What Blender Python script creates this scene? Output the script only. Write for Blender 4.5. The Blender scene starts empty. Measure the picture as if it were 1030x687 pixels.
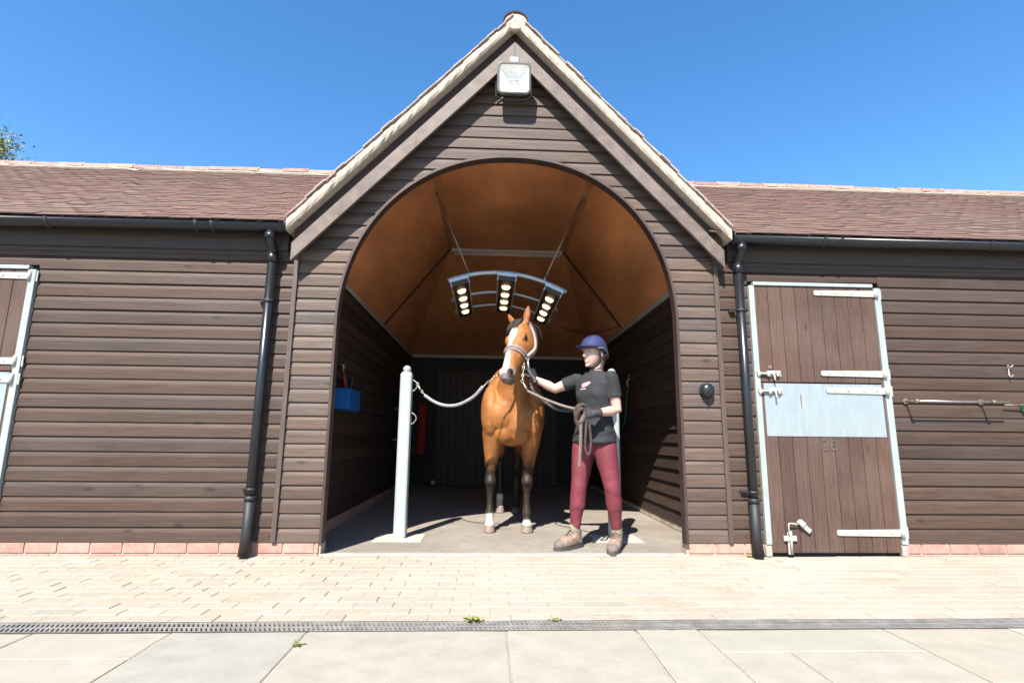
import bpy, bmesh, math, random
from mathutils import Vector, Matrix, noise
from mathutils.bvhtree import BVHTree
random.seed(7)
V = Vector
SC = bpy.context.scene
COL = SC.collection
R = math.radians
def lerp(a, b, t): return a + (b - a) * t
def sstep(a, b, x):
    t = max(0.0, min(1.0, (x - a) / (b - a))); return t * t * (3 - 2 * t)
def interp(tab, x):
    if x <= tab[0][0]: return tab[0][1]
    for (x0, y0), (x1, y1) in zip(tab, tab[1:]):
        if x <= x1: return lerp(y0, y1, sstep(0, 1, (x - x0) / (x1 - x0)) * .5 + .5 * (x - x0) / (x1 - x0))
    return tab[-1][1]

# ------------------------------------------------------------------ materials
KA = .62      # overall reflectance; the exposure is set to match
def mat(name, color, rough=.6, metal=0., var=.0, scale=6., stretch=(1, 1, 1), bump=0., bscale=None, attr=False,
        spec=.5, var2=0., scale2=.8, tint2=None, emit=None, coat=0., bdist=.01, knots=None, sheen=0.):
    m = bpy.data.materials.new(name); m.use_nodes = True
    nt = m.node_tree; N = nt.nodes; L = nt.links
    b = N['Principled BSDF']
    b.inputs['Roughness'].default_value = rough; b.inputs['Metallic'].default_value = metal
    b.inputs['Specular IOR Level'].default_value = spec
    if coat: b.inputs['Coat Weight'].default_value = coat; b.inputs['Coat Roughness'].default_value = .12
    tc = N.new('ShaderNodeTexCoord'); mp = N.new('ShaderNodeMapping'); mp.inputs['Scale'].default_value = stretch
    L.new(tc.outputs['Object'], mp.inputs['Vector'])
    n1 = N.new('ShaderNodeTexNoise'); n1.inputs['Scale'].default_value = scale; n1.inputs['Detail'].default_value = 6
    n1.inputs['Roughness'].default_value = .65
    L.new(mp.outputs['Vector'], n1.inputs['Vector'])
    r1 = N.new('ShaderNodeMapRange'); r1.inputs['From Min'].default_value = .3; r1.inputs['From Max'].default_value = .7
    r1.inputs['To Min'].default_value = (1 - var) * KA; r1.inputs['To Max'].default_value = (1 + var) * KA
    L.new(n1.outputs['Fac'], r1.inputs['Value'])
    base = N.new('ShaderNodeRGB'); base.outputs[0].default_value = (*color, 1)
    src = base.outputs[0]
    if attr:
        at = N.new('ShaderNodeAttribute'); at.attribute_name = 'Col'
        if attr == 'mul':
            mm = N.new('ShaderNodeMix'); mm.data_type = 'RGBA'; mm.blend_type = 'MULTIPLY'; mm.inputs[0].default_value = 1
            L.new(src, mm.inputs[6]); L.new(at.outputs['Color'], mm.inputs[7]); src = mm.outputs[2]
        else: src = at.outputs['Color']
    mx = N.new('ShaderNodeMix'); mx.data_type = 'RGBA'; mx.blend_type = 'MULTIPLY'; mx.inputs[0].default_value = 1
    L.new(src, mx.inputs[6]); L.new(r1.outputs[0], mx.inputs[7]); src = mx.outputs[2]
    if var2:
        n2 = N.new('ShaderNodeTexNoise'); n2.inputs['Scale'].default_value = scale2; n2.inputs['Detail'].default_value = 5
        L.new(tc.outputs['Object'], n2.inputs['Vector'])
        r2 = N.new('ShaderNodeMapRange'); r2.inputs['From Min'].default_value = .42; r2.inputs['From Max'].default_value = .68
        r2.inputs['To Min'].default_value = 0; r2.inputs['To Max'].default_value = var2
        L.new(n2.outputs['Fac'], r2.inputs['Value'])
        m2 = N.new('ShaderNodeMix'); m2.data_type = 'RGBA'
        L.new(r2.outputs[0], m2.inputs[0]); L.new(src, m2.inputs[6]); m2.inputs[7].default_value = (*[q * KA for q in (tint2 or [c * .5 for c in color])], 1)
        src = m2.outputs[2]
    if knots:
        mk = N.new('ShaderNodeMapping'); mk.inputs['Scale'].default_value = knots; L.new(tc.outputs['Object'], mk.inputs['Vector'])
        vo = N.new('ShaderNodeTexVoronoi'); vo.inputs['Scale'].default_value = 1.; L.new(mk.outputs['Vector'], vo.inputs['Vector'])
        rk = N.new('ShaderNodeMapRange'); rk.inputs['From Min'].default_value = .035; rk.inputs['From Max'].default_value = .10
        rk.inputs['To Min'].default_value = .42; rk.inputs['To Max'].default_value = 1.
        L.new(vo.outputs['Distance'], rk.inputs['Value'])
        m3 = N.new('ShaderNodeMix'); m3.data_type = 'RGBA'; m3.blend_type = 'MULTIPLY'; m3.inputs[0].default_value = 1
        L.new(src, m3.inputs[6]); L.new(rk.outputs[0], m3.inputs[7]); src = m3.outputs[2]
    if sheen: b.inputs['Sheen Weight'].default_value = sheen; b.inputs['Sheen Roughness'].default_value = .4
    L.new(src, b.inputs['Base Color'])
    if bump:
        bp = N.new('ShaderNodeBump'); bp.inputs['Strength'].default_value = bump; bp.inputs['Distance'].default_value = bdist
        if bscale:
            n3 = N.new('ShaderNodeTexNoise'); n3.inputs['Scale'].default_value = bscale; n3.inputs['Detail'].default_value = 4
            L.new(mp.outputs['Vector'], n3.inputs['Vector']); L.new(n3.outputs['Fac'], bp.inputs['Height'])
        else: L.new(n1.outputs['Fac'], bp.inputs['Height'])
        L.new(bp.outputs[0], b.inputs['Normal'])
    if emit:
        b.inputs['Emission Color'].default_value = (*emit[0], 1); b.inputs['Emission Strength'].default_value = emit[1]
    return m

BROWN = (.086, .052, .037)
M = {}
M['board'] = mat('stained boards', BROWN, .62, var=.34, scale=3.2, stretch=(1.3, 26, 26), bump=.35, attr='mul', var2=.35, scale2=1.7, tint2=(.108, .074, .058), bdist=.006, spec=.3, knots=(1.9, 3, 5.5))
M['board_gable'] = mat('weathered boards', (.134, .093, .073), .62, var=.36, scale=3.2, stretch=(1.3, 26, 26), bump=.35, attr='mul', var2=.45, scale2=1.9, tint2=(.118, .078, .062), bdist=.006, spec=.3, knots=(1.9, 3, 5.5))
M['board_y'] = mat('stained boards shade darkened', (.062, .038, .029), .65, var=.34, scale=3.2, stretch=(26, 1.3, 26), bump=.35, attr='mul', bdist=.006, spec=.3)  # same timber as outside, colour lowered to deepen the passage shade
M['plank'] = mat('door planks', (.115, .066, .049), .6, var=.36, scale=3.2, stretch=(26, 26, 1.2), bump=.35, attr='mul', var2=.4, scale2=2.2, tint2=(.185, .125, .10), bdist=.006, spec=.3, knots=(7, 3, 2.2))
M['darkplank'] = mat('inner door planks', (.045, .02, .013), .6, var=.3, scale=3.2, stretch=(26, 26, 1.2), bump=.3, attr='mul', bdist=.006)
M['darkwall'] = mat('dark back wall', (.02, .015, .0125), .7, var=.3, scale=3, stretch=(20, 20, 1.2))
M['barge'] = mat('weathered bargeboard', (.17, .125, .10), .65, var=.4, scale=2.6, stretch=(5, 12, 5), bump=.35, var2=.4, scale2=2.2, tint2=(.27, .22, .19), bdist=.005)
M['trim'] = mat('dark arch trim', (.062, .032, .024), .6, var=.3, scale=5, bump=.2)
M['fascia'] = mat('fascia board shade darkened', (.062, .042, .034), .65, var=.3, scale=4, stretch=(1, 20, 20), bump=.2, bdist=.004)  # batten brown darkened to stand in for shade under the eaves
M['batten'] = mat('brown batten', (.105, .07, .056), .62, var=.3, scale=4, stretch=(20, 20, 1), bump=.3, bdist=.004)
M['ply'] = mat('varnished plywood', (.86, .36, .15), .5, var=.34, scale=1.9, stretch=(1, .45, 1.5), bump=.06, var2=.55, scale2=1.1, tint2=(.56, .225, .085), spec=.4)
M['plyrib'] = mat('plywood cover strip', (.52, .22, .09), .55, var=.25, scale=4)
M['whitetrim'] = mat('off white trim', (.55, .52, .48), .5, var=.12, scale=5)
M['brick'] = mat('red brick', (.55, .275, .222), .8, var=.25, scale=22, attr='mul', bump=.35, var2=.35, scale2=3.2, tint2=(.56, .42, .34), bdist=.006)
M['mortar'] = mat('pale mortar', (.56, .46, .37), .9, var=.2, scale=25, bump=.4)
M['paver'] = mat('cream block paving', (.465, .402, .315), .85, var=.14, scale=34, attr='mul', bump=.25, var2=.7, scale2=.7, tint2=(.53, .472, .39), bdist=.004)
M['joint'] = mat('joint sand', (.47, .385, .29), .95, var=.25, scale=40, bump=.4)
M['slab'] = mat('stone flags', (.455, .418, .345), .8, var=.13, scale=7, attr='mul', bump=.22, bscale=30, var2=.55, scale2=1.5, tint2=(.425, .40, .335), bdist=.005)
M['concrete'] = mat('worn concrete floor', (.36, .322, .272), .75, var=.16, scale=9, bump=.25, bscale=60, var2=.75, scale2=1.25, tint2=(.245, .20, .155), bdist=.004)
M['threshold'] = mat('pale concrete sill', (.47, .43, .37), .8, var=.2, scale=14, bump=.3)
M['pad'] = mat('pale post pad', (.62, .57, .47), .7, var=.1, scale=16)
M['tile'] = mat('clay roof tiles', (.198, .110, .080), .85, var=.16, scale=26, attr='mul', bump=.4, var2=.3, scale2=1.4, tint2=(.165, .098, .072), bdist=.006)
M['ridge'] = mat('ridge tiles', (.46, .25, .19), .8, var=.3, scale=12, attr='mul', bump=.4)
M['verge'] = mat('verge mortar', (.60, .52, .42), .85, var=.22, scale=16, bump=.5, var2=.4, scale2=6, tint2=(.66, .47, .38))
M['vtile'] = mat('verge tile ends', (.56, .455, .375), .85, var=.25, scale=18, attr='mul', bump=.4)
M['black'] = mat('black plastic', (.014, .017, .021), .33, var=.2, scale=8, spec=.5)
M['dullblack'] = mat('dull black', (.016, .016, .018), .6, var=.2, scale=12)
M['galv'] = mat('galvanised strip', (.51, .56, .545), .42, metal=.25, var=.12, scale=7, bump=.06, var2=.3, scale2=5, tint2=(.56, .59, .57))
M['plate'] = mat('galvanised plate', (.45, .515, .535), .4, metal=.3, var=.10, scale=5, stretch=(6, 6, 1), var2=.3, scale2=3, tint2=(.50, .55, .56))
M['hinge'] = mat('pale painted hinge', (.53, .52, .47), .5, var=.15, scale=14, bump=.12, var2=.3, scale2=22, tint2=(.45, .36, .27))
M['steel'] = mat('dull steel', (.50, .46, .42), .4, metal=.8, var=.2, scale=20)
M['rust'] = mat('rusty steel', (.36, .24, .17), .5, metal=.5, var=.3, scale=25)
M['num'] = mat('worn brass number', (.175, .138, .105), .5, metal=.3, var=.3, scale=30)
M['post'] = mat('pale metal post', (.56, .60, .59), .38, metal=.25, var=.07, scale=5, var2=.3, scale2=2.2, tint2=(.54, .58, .64))
M['rig'] = mat('rig aluminium', (.62, .70, .78), .35, metal=.35, var=.06, scale=8)
M['rigdark'] = mat('lamp panel black', (.035, .027, .022), .5, var=.2, scale=12)
M['bulb'] = mat('lit heat bulb', (.9, .7, .5), .4, emit=((1.0, .66, .36), 1.5))
M['flood'] = mat('floodlight grey', (.15, .142, .13), .5, var=.15, scale=14)
M['reflector'] = mat('floodlight reflector', (1.5, 1.46, 1.34), .5, var=.06, scale=8)
M['lamptube'] = mat('frosted lamp tube', (.72, .71, .69), .4, var=.05)
M['fitting'] = mat('white light fitting', (.9, .86, .78), .5, var=.05)
M['blue'] = mat('blue plastic', (.012, .15, .50), .4, var=.08, scale=10)
M['red'] = mat('red cloth', (.42, .022, .015), .8, var=.15, scale=15)
M['darkcloth'] = mat('dark rug cloth', (.022, .026, .03), .9, var=.2, scale=18)
M['hose'] = mat('green hose', (.012, .075, .05), .45, var=.15)
M['green'] = mat('green paint', (.05, .22, .12), .5, var=.2)
M['rope_grey'] = mat('grey rubber tube', (.33, .32, .335), .5, var=.15, scale=20)
M['rope_dark'] = mat('dark rubber tube', (.12, .12, .125), .45, var=.15, scale=20)
M['rope'] = mat('beige lead rope', (.25, .185, .15), .9, var=.3, scale=60, bump=.4)
M['rope_brown'] = mat('brown lead rope', (.092, .060, .052), .9, var=.4, scale=60, bump=.4)
M['coat'] = mat('bay coat', (.3, .12, .04), .54, var=.24, scale=9, stretch=(1, 1, .3), attr='set', bump=.35, bscale=75, bdist=.004, spec=.2)
M['hair'] = mat('black horse hair', (.016, .013, .012), .68, var=.3, scale=30)
M['eye'] = mat('dark eye', (.012, .008, .006), .08)
M['strap'] = mat('mauve brown webbing', (.23, .15, .145), .75, var=.2, scale=40, bump=.2)
M['fleece'] = mat('pale webbing edge', (.52, .44, .43), .85, var=.2, scale=40, bump=.2)
M['skin'] = mat('skin', (.60, .36, .275), .5, var=.06, scale=12, attr='set')
M['shirt'] = mat('faded black cotton', (.0235, .024, .027), .85, var=.22, scale=14, bump=.25, bscale=22, bdist=.012)
M['legs'] = mat('maroon leggings', (.235, .034, .052), .7, var=.14, scale=9, attr='set', bump=.3, bscale=14, bdist=.012)
M['seam'] = mat('dark maroon seam', (.15, .022, .03), .75, var=.15)
M['glove'] = mat('black glove', (.017, .017, .019), .6, var=.2, scale=30, bump=.2)
M['boot'] = mat('beige suede boot', (.40, .285, .225), .85, var=.22, scale=22, attr='set', bump=.3)
M['sole'] = mat('grey rubber sole', (.085, .075, .072), .75, var=.2, scale=25)
M['lace'] = mat('brown lace', (.15, .09, .06), .8)
M['sock'] = mat('olive sock', (.30, .29, .18), .95, var=.25, scale=50, bump=.4)
M['helmet'] = mat('navy velvet', (.021, .029, .135), .75, var=.2, scale=20, bump=.12, bscale=120, bdist=.003)
M['peak'] = mat('dark navy peak', (.018, .022, .085), .55, var=.15)
M['band'] = mat('grey helmet band', (.16, .145, .12), .7, var=.15)
M['hairp'] = mat('brown hair', (.075, .040, .022), .5, var=.3, scale=40)
M['pink'] = mat('pale pink print', (.66, .36, .38), .8, var=.2, scale=60)
M['pwhite'] = mat('white print', (.70, .62, .62), .8, var=.1)
M['leaf'] = mat('yellow green leaves', (.30, .34, .045), .6, var=.35, scale=1.4, attr='mul')  # the leaves' own yellow-green, tone varied at random
M['bark'] = mat('bark', (.12, .09, .065), .9, var=.35, scale=8, bump=.5)
M['weed'] = mat('weed leaves', (.25, .27, .07), .65, var=.3, scale=30, attr='mul')
M['cob'] = mat('grating iron', (.33, .315, .295), .65, metal=.2, var=.35, scale=14, var2=.5, scale2=2.6, tint2=(.40, .35, .29))
M['pit'] = mat('drain channel', (.085, .072, .058), .95, var=.3)
M['soil'] = mat('yard gravel', (.20, .175, .145), .9, var=.2, scale=3, bump=.2)
# pane of the floodlight: clear glass with a reflection
g = bpy.data.materials.new('clear glass'); g.use_nodes = True
n = g.node_tree; n.nodes.remove(n.nodes['Principled BSDF'])
tr = n.nodes.new('ShaderNodeBsdfTransparent'); gl = n.nodes.new('ShaderNodeBsdfGlossy'); gl.inputs['Roughness'].default_value = .05
ms = n.nodes.new('ShaderNodeMixShader')
ms.inputs[0].default_value = .06; n.links.new(tr.outputs[0], ms.inputs[1]); n.links.new(gl.outputs[0], ms.inputs[2])
n.links.new(ms.outputs[0], n.nodes['Material Output'].inputs['Surface']); M['glass'] = g

# ------------------------------------------------------------------ mesh builder
ORG = {}
class MB:
    def __init__(s): s.v = []; s.f = []; s.c = []; s.sm = []
    def face(s, idx, col=(1, 1, 1), sm=False): s.f.append(tuple(idx)); s.c.append(col); s.sm.append(sm)
    def add(s, vs, fs, col=(1, 1, 1), sm=False):
        o = len(s.v); s.v += [V(p) for p in vs]
        for f in fs: s.face([i + o for i in f], col, sm)
    def box(s, c, size, rot=None, bev=0., col=(1, 1, 1)):
        c = V(c); hx, hy, hz = [k / 2 for k in size]
        b = min(bev, hx * .9, hy * .9, hz * .9)
        m = rot or Matrix.Identity(3)
        if b <= 0:
            vs = [(x, y, z) for x in (-hx, hx) for y in (-hy, hy) for z in (-hz, hz)]
            fs = [(0, 1, 3, 2), (4, 6, 7, 5), (0, 4, 5, 1), (2, 3, 7, 6), (0, 2, 6, 4), (1, 5, 7, 3)]
        else:
            bm = bmesh.new(); bmesh.ops.create_cube(bm, size=1)
            bmesh.ops.scale(bm, vec=(2 * hx, 2 * hy, 2 * hz), verts=bm.verts)
            bmesh.ops.bevel(bm, geom=bm.edges[:], offset=b, segments=2, affect='EDGES', profile=.5)
            bm.verts.index_update()
            vs = [tuple(v.co) for v in bm.verts]; fs = [[v.index for v in f.verts] for f in bm.faces]; bm.free()
        s.add([c + m @ V(p) for p in vs], fs, col)
    def ring_loft(s, rings, closed=True, caps=True, col=(1, 1, 1), sm=True):
        o = len(s.v); n = len(rings[0])
        for r in rings: s.v += [V(p) for p in r]
        for i in range(len(rings) - 1):
            for j in range(n if closed else n - 1):
                k = (j + 1) % n
                s.face((o + i * n + j, o + i * n + k, o + (i + 1) * n + k, o + (i + 1) * n + j), col, sm)
        if caps and closed:
            s.face([o + j for j in range(n)][::-1], col, False)
            s.face([o + (len(rings) - 1) * n + j for j in range(n)], col, False)
    def tube(s, pts, r, n=10, col=(1, 1, 1), flat=1., up=None, sm=True):
        pts = [V(p) for p in pts]; m = len(pts)
        rr = r if isinstance(r, (list, tuple)) else [r] * m
        T = [(pts[min(i + 1, m - 1)] - pts[max(i - 1, 0)]).normalized() for i in range(m)]
        u = V(up) if up else (V((0, 0, 1)) if abs(T[0].z) < .9 else V((0, 1, 0)))
        rings = []
        for i in range(m):
            u = (u - T[i] * u.dot(T[i])).normalized(); w = T[i].cross(u)
            rings.append([pts[i] + (u * math.cos(a) * flat + w * math.sin(a)) * rr[i] for a in [2 * math.pi * k / n for k in range(n)]])
        s.ring_loft(rings, col=col, sm=sm)
    def loft(s, secs, n=20, col=(1, 1, 1), ex=2.0):
        """secs: (centre, u vector, v vector) with the radii as the vectors' lengths"""
        rings = []
        for c, u, w in secs:
            r = []
            for k in range(n):
                a = 2 * math.pi * k / n; ca, sa = math.cos(a), math.sin(a)
                r.append(V(c) + V(u) * (abs(ca) ** (2 / ex) * (1 if ca >= 0 else -1)) + V(w) * (abs(sa) ** (2 / ex) * (1 if sa >= 0 else -1)))
            rings.append(r)
        s.ring_loft(rings, col=col)
    def ell(s, c, r, rot=None, nu=16, nv=10, col=(1, 1, 1)):
        m = rot or Matrix.Identity(3); rings = []
        for i in range(1, nv):
            p = math.pi * i / nv
            rings.append([V(c) + m @ V((r[0] * math.sin(p) * math.cos(a), r[1] * math.sin(p) * math.sin(a), r[2] * math.cos(p))) for a in [2 * math.pi * k / nu for k in range(nu)]])
        o = len(s.v); s.ring_loft(rings, caps=False, col=col)
        t = len(s.v); s.v += [V(c) + m @ V((0, 0, r[2])), V(c) + m @ V((0, 0, -r[2]))]
        for k in range(nu):
            s.face((o + (k + 1) % nu, o + k, t), col, True)
            e = o + (nv - 2) * nu; s.face((e + k, e + (k + 1) % nu, t + 1), col, True)
    def prism(s, poly, y0, y1, col=(1, 1, 1)):
        """poly in (x, z), extruded from y0 to y1"""
        n = len(poly)
        s.add([(x, y0, z) for x, z in poly] + [(x, y1, z) for x, z in poly],
              [list(range(n)), list(range(2 * n - 1, n - 1, -1))] + [(i, i + n, (i + 1) % n + n, (i + 1) % n) for i in range(n)], col)
    def build(s, name, m, parent=None, loc=None, fix=True):
        me = bpy.data.meshes.new(name)
        org = V(ORG.get(parent.name, (0, 0, 0))) if parent else V(loc or (0, 0, 0))
        me.from_pydata([p - org for p in s.v], [], s.f)
        at = me.color_attributes.new('Col', 'FLOAT_COLOR', 'CORNER')
        buf = []
        for f, c in zip(s.f, s.c): buf += [c[0], c[1], c[2], 1.] * len(f)
        at.data.foreach_set('color', buf)
        me.polygons.foreach_set('use_smooth', s.sm)
        if fix:
            bm = bmesh.new(); bm.from_mesh(me); bmesh.ops.recalc_face_normals(bm, faces=bm.faces); bm.to_mesh(me); bm.free()
        return link(name, me, m, parent, org)
def link(name, me, m, parent, org):
    me.materials.append(m)
    o = bpy.data.objects.new(name, me); COL.objects.link(o)
    if parent:
        o.parent = parent; ORG[o.name] = V(ORG.get(parent.name, (0, 0, 0)))
    else:
        o.location = org; ORG[o.name] = V(org)
    return o
def tag(o, label=None, cat=None, group=None, kind=None):
    if label: o['label'] = label
    if cat: o['category'] = cat
    if group: o['group'] = group
    if kind: o['kind'] = kind
    return o
def thing(name, loc, label, cat, group=None):
    o = bpy.data.objects.new(name, None); o.empty_display_size = .1; COL.objects.link(o); o.location = loc; ORG[o.name] = V(loc)
    return tag(o, label, cat, group)
def struct(o): o['kind'] = 'structure'; return o
def blob(mb, name, m, parent, voxel, smooth=4, colf=None, loc=None, wrinkle=None):
    """one continuous skin around everything in mb"""
    me = bpy.data.meshes.new('tmp'); me.from_pydata(mb.v, [], mb.f)
    bm = bmesh.new(); bm.from_mesh(me); bmesh.ops.recalc_face_normals(bm, faces=bm.faces); bm.to_mesh(me); bm.free()
    o = bpy.data.objects.new('tmp', me); COL.objects.link(o)
    r = o.modifiers.new('r', 'REMESH'); r.mode = 'VOXEL'; r.voxel_size = voxel
    if smooth:
        sm = o.modifiers.new('s', 'SMOOTH'); sm.iterations = smooth; sm.factor = .5
    dg = bpy.context.evaluated_depsgraph_get(); dg.update()
    out = bpy.data.meshes.new_from_object(o.evaluated_get(dg))
    bpy.data.objects.remove(o); bpy.data.meshes.remove(me)
    org = V(ORG.get(parent.name, (0, 0, 0))) if parent else V(loc or (0, 0, 0))
    if wrinkle:
        nrm = [v.normal.copy() for v in out.vertices]
        for v, nn in zip(out.vertices, nrm): v.co += nn * wrinkle(v.co)
    if colf:
        at = out.color_attributes.new('Col', 'FLOAT_COLOR', 'POINT')
        buf = []
        for v in out.vertices: buf += [*colf(v.co), 1.]
        at.data.foreach_set('color', buf)
    for v in out.vertices: v.co -= org
    out.polygons.foreach_set('use_smooth', [True] * len(out.polygons)); out.name = name
    return link(name, out, m, parent, org)
def rotm(axis, deg): return Matrix.Rotation(R(deg), 3, axis)
def bez(pts, n=8):
    """Catmull-Rom through pts"""
    P = [V(p) for p in pts]; P = [P[0] * 2 - P[1]] + P + [P[-1] * 2 - P[-2]]; out = []
    for i in range(1, len(P) - 2):
        a, b, c, d = P[i - 1:i + 3]
        for k in range(n):
            t = k / n
            out.append(.5 * ((2 * b) + (c - a) * t + (2 * a - 5 * b + 4 * c - d) * t * t + (3 * b - a - 3 * c + d) * t ** 3))
    return out + [P[-2]]

# ------------------------------------------------------------------ camera, sky, sun
f_px, pitch, yaw, roll = 536.77, .177115, .042621, .010001
fwd0 = V((math.sin(yaw), math.cos(yaw), 0)); rt = V((math.cos(yaw), -math.sin(yaw), 0)); up = V((0, 0, 1))
fw = fwd0 * math.cos(pitch) + up * math.sin(pitch); u2 = up * math.cos(pitch) - fwd0 * math.sin(pitch)
r3 = rt * math.cos(roll) + u2 * math.sin(roll); u3 = u2 * math.cos(roll) - rt * math.sin(roll)
cam = bpy.data.objects.new('camera', bpy.data.cameras.new('camera')); COL.objects.link(cam)
cam.matrix_world = Matrix(((r3.x, u3.x, -fw.x, 0), (r3.y, u3.y, -fw.y, -4.1391), (r3.z, u3.z, -fw.z, .86), (0, 0, 0, 1)))
cam.data.sensor_width = 36; cam.data.lens = 36 * f_px / 1030; cam.data.clip_end = 2000; cam.data.clip_start = .05
SC.camera = cam
SUN = V((-.38, -1, 1.24)).normalized()
sl = bpy.data.lights.new('sun', 'SUN'); sl.energy = 4.8; sl.angle = R(.5); sl.color = (1, .945, .86)
so = bpy.data.objects.new('sun', sl); COL.objects.link(so); so.rotation_euler = SUN.to_track_quat('Z', 'Y').to_euler(); so.location = (-6, -18, 20)
w = bpy.data.worlds.new('World'); SC.world = w; w.use_nodes = True
sk = w.node_tree.nodes.new('ShaderNodeTexSky'); sk.sky_type = 'NISHITA'; sk.sun_disc = False
sk.sun_elevation = math.asin(SUN.z); sk.sun_rotation = math.atan2(SUN.x, SUN.y); sk.air_density = 1.0; sk.dust_density = .2; sk.ozone_density = 2.0
hs = w.node_tree.nodes.new('ShaderNodeHueSaturation'); hs.inputs['Saturation'].default_value = 1.28; hs.inputs['Value'].default_value = 1.18
w.node_tree.links.new(sk.outputs[0], hs.inputs['Color'])
w.node_tree.links.new(hs.outputs[0], w.node_tree.nodes['Background'].inputs[0]); w.node_tree.nodes['Background'].inputs[1].default_value = .088
SC.view_settings.view_transform = 'Standard'; SC.view_settings.look = 'None'; SC.view_settings.exposure = 1.45; SC.view_settings.gamma = 1
SC.cycles.max_bounces = 8; SC.cycles.diffuse_bounces = 5

# ------------------------------------------------------------------ ground
mb = MB(); mb.add([(-400, -400, -.06), (400, -400, -.06), (400, 400, -.06), (-400, 400, -.06)], [(0, 1, 2, 3)])
struct(mb.build('ground', M['soil']))
def hill(x, y): return .5 + .5 * noise.noise((x * .7, y * .7, 3.1))
mb = MB(); mb.add([(-9, -1.405, -.0032), (11, -1.405, -.0032), (11, -.002, -.0032), (-9, -.002, -.0032)], [(0, 1, 2, 3)])
struct(mb.build('paving_bed', M['joint']))
mb = MB(); L_, W_, gp = .2, .1, .004
for r in range(14):
    y0 = -.0 - (r + 1) * W_
    off = (r % 2) * L_ * .5 + .03
    k = -45
    while k * L_ + off < 9:
        x0 = k * L_ + off; x1 = x0 + L_ - gp; ya = y0; yb = y0 + W_ - .0055; c = .0035
        dz = random.gauss(0, .0012); t1 = random.gauss(0, .0012); t2 = random.gauss(0, .001)
        z = lambda x, y: dz + t1 * (x - x0) / L_ + t2 * (y - ya) / W_
        o = [(x0, ya), (x1, ya), (x1, yb), (x0, yb)]; i_ = [(x0 + c, ya + c), (x1 - c, ya + c), (x1 - c, yb - c), (x0 + c, yb - c)]
        b = 1 + random.gauss(0, .045); tw = random.gauss(0, .014)
        mb.add([(x, y, -.012) for x, y in o] + [(x, y, z(x, y) - .003) for x, y in o] + [(x, y, z(x, y)) for x, y in i_],
               [(8, 9, 10, 11)] + [(4 + j, 4 + (j + 1) % 4, 8 + (j + 1) % 4, 8 + j) for j in range(4)] + [(j, (j + 1) % 4, 4 + (j + 1) % 4, 4 + j) for j in range(4)],
               (b + tw, b, b - tw * 1.3))
        k += 1
struct(mb.build('block_paving', M['paver'], fix=False))
# stone flags in front of the drain
mb = MB(); mb.add([(-9, -5, -.005), (11, -5, -.005), (11, -1.535, -.005), (-9, -1.535, -.005)], [(0, 1, 2, 3)])
struct(mb.build('flagstone_bed', M['joint']))
mb = MB()
xs = [-8.6, -7.4, -6.3, -5.1, -4.2, -3.2, -2.62, -1.96, -1.374, -.786, .102, .685, .975, 1.85, 2.45, 3.3, 3.9, 4.7, 5.6, 6.5, 7.6, 8.8]
def flag(x0, x1, y0, y1):
    g_ = .005; n = 5; b = 1 + random.gauss(0, .035); tw = random.gauss(0, .018); dz = random.gauss(0, .0012)
    px = []
    j = lambda: random.gauss(0, .0022)
    edge = [(lerp(x0, x1, k / n), y0 + g_ + j()) for k in range(n)] + [(x1 - g_ + j(), lerp(y0, y1, k / n)) for k in range(n)] + \
           [(lerp(x1, x0, k / n), y1 - g_ + j()) for k in range(n)] + [(x0 + g_ + j(), lerp(y1, y0, k / n)) for k in range(n)]
    edge = [(min(max(x, x0 + g_), x1 - g_), min(max(y, y0 + g_ * .6), y1 - g_ * .6)) for x, y in edge]
    cx, cy = (x0 + x1) / 2, (y0 + y1) / 2; m = len(edge)
    inn = [(x + (.006 if x < cx else -.006), y + (.006 if y < cy else -.006)) for x, y in edge]
    mb.add([(x, y, -.014) for x, y in edge] + [(x, y, dz - .002) for x, y in edge] + [(x, y, dz) for x, y in inn],
           [list(range(2 * m, 3 * m))] + [(k, (k + 1) % m, m + (k + 1) % m, m + k) for k in range(m)] + [(m + k, m + (k + 1) % m, 2 * m + (k + 1) % m, 2 * m + k) for k in range(m)],
           (b + tw, b, b - tw))
for a, b in zip(xs, xs[1:]):
    ys = [-1.535]
    spl = {-1.96: -1.82, .975: -1.80, 1.85: -2.1, -2.62: -2.0, .102: -2.3, -.786: -2.45, -1.374: -2.35, .685: -2.55}
    y = spl.get(a, -1.535 - random.uniform(.35, .8)); ys.append(y)
    while y > -4.3: y -= random.uniform(.55, .95); ys.append(y)
    for p, q in zip(ys, ys[1:]):
        if a == .975 and p == -1.80: flag(a, 1.26, q, p); flag(1.26, b, q, p)
        else: flag(a, b, q, p)
struct(mb.build('flagstones', M['slab']))
# drain channel with an iron grating
d = thing('drain_channel', (0, -1.47, -.03), 'long narrow iron drain grating between the block paving and the stone flags', 'drain')
mb = MB(); mb.box((0.5, -1.47, -.053), (18, .12, .006)); mb.box((.5, -1.4045, -.028), (18, .008, .056)); mb.box((.5, -1.5335, -.028), (18, .008, .056))
mb.build('channel', M['pit'], d)
mb = MB()
for y in (-1.413, -1.470, -1.526): mb.box((.5, y, -.006), (18, .010 if y == -1.47 else .011, .012))
k = 0; x = -5.2
while x < 6.2:
    for ya, yb in ((-1.4185, -1.465), (-1.475, -1.5205)):
        sk_ = .018; hw = .0055
        mb.add([(x - hw + (sk_ if s else 0), y, z) for s, y in ((0, ya), (1, yb)) for z in (-.012, -.0005)] + [(x + hw + (sk_ if s else 0), y, z) for s, y in ((0, ya), (1, yb)) for z in (-.012, -.0005)],
               [(1, 3, 7, 5), (0, 1, 3, 2), (4, 6, 7, 5), (0, 4, 5, 1), (2, 3, 7, 6)])
    x += .0215
mb.build('grating', M['cob'], d)
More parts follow.
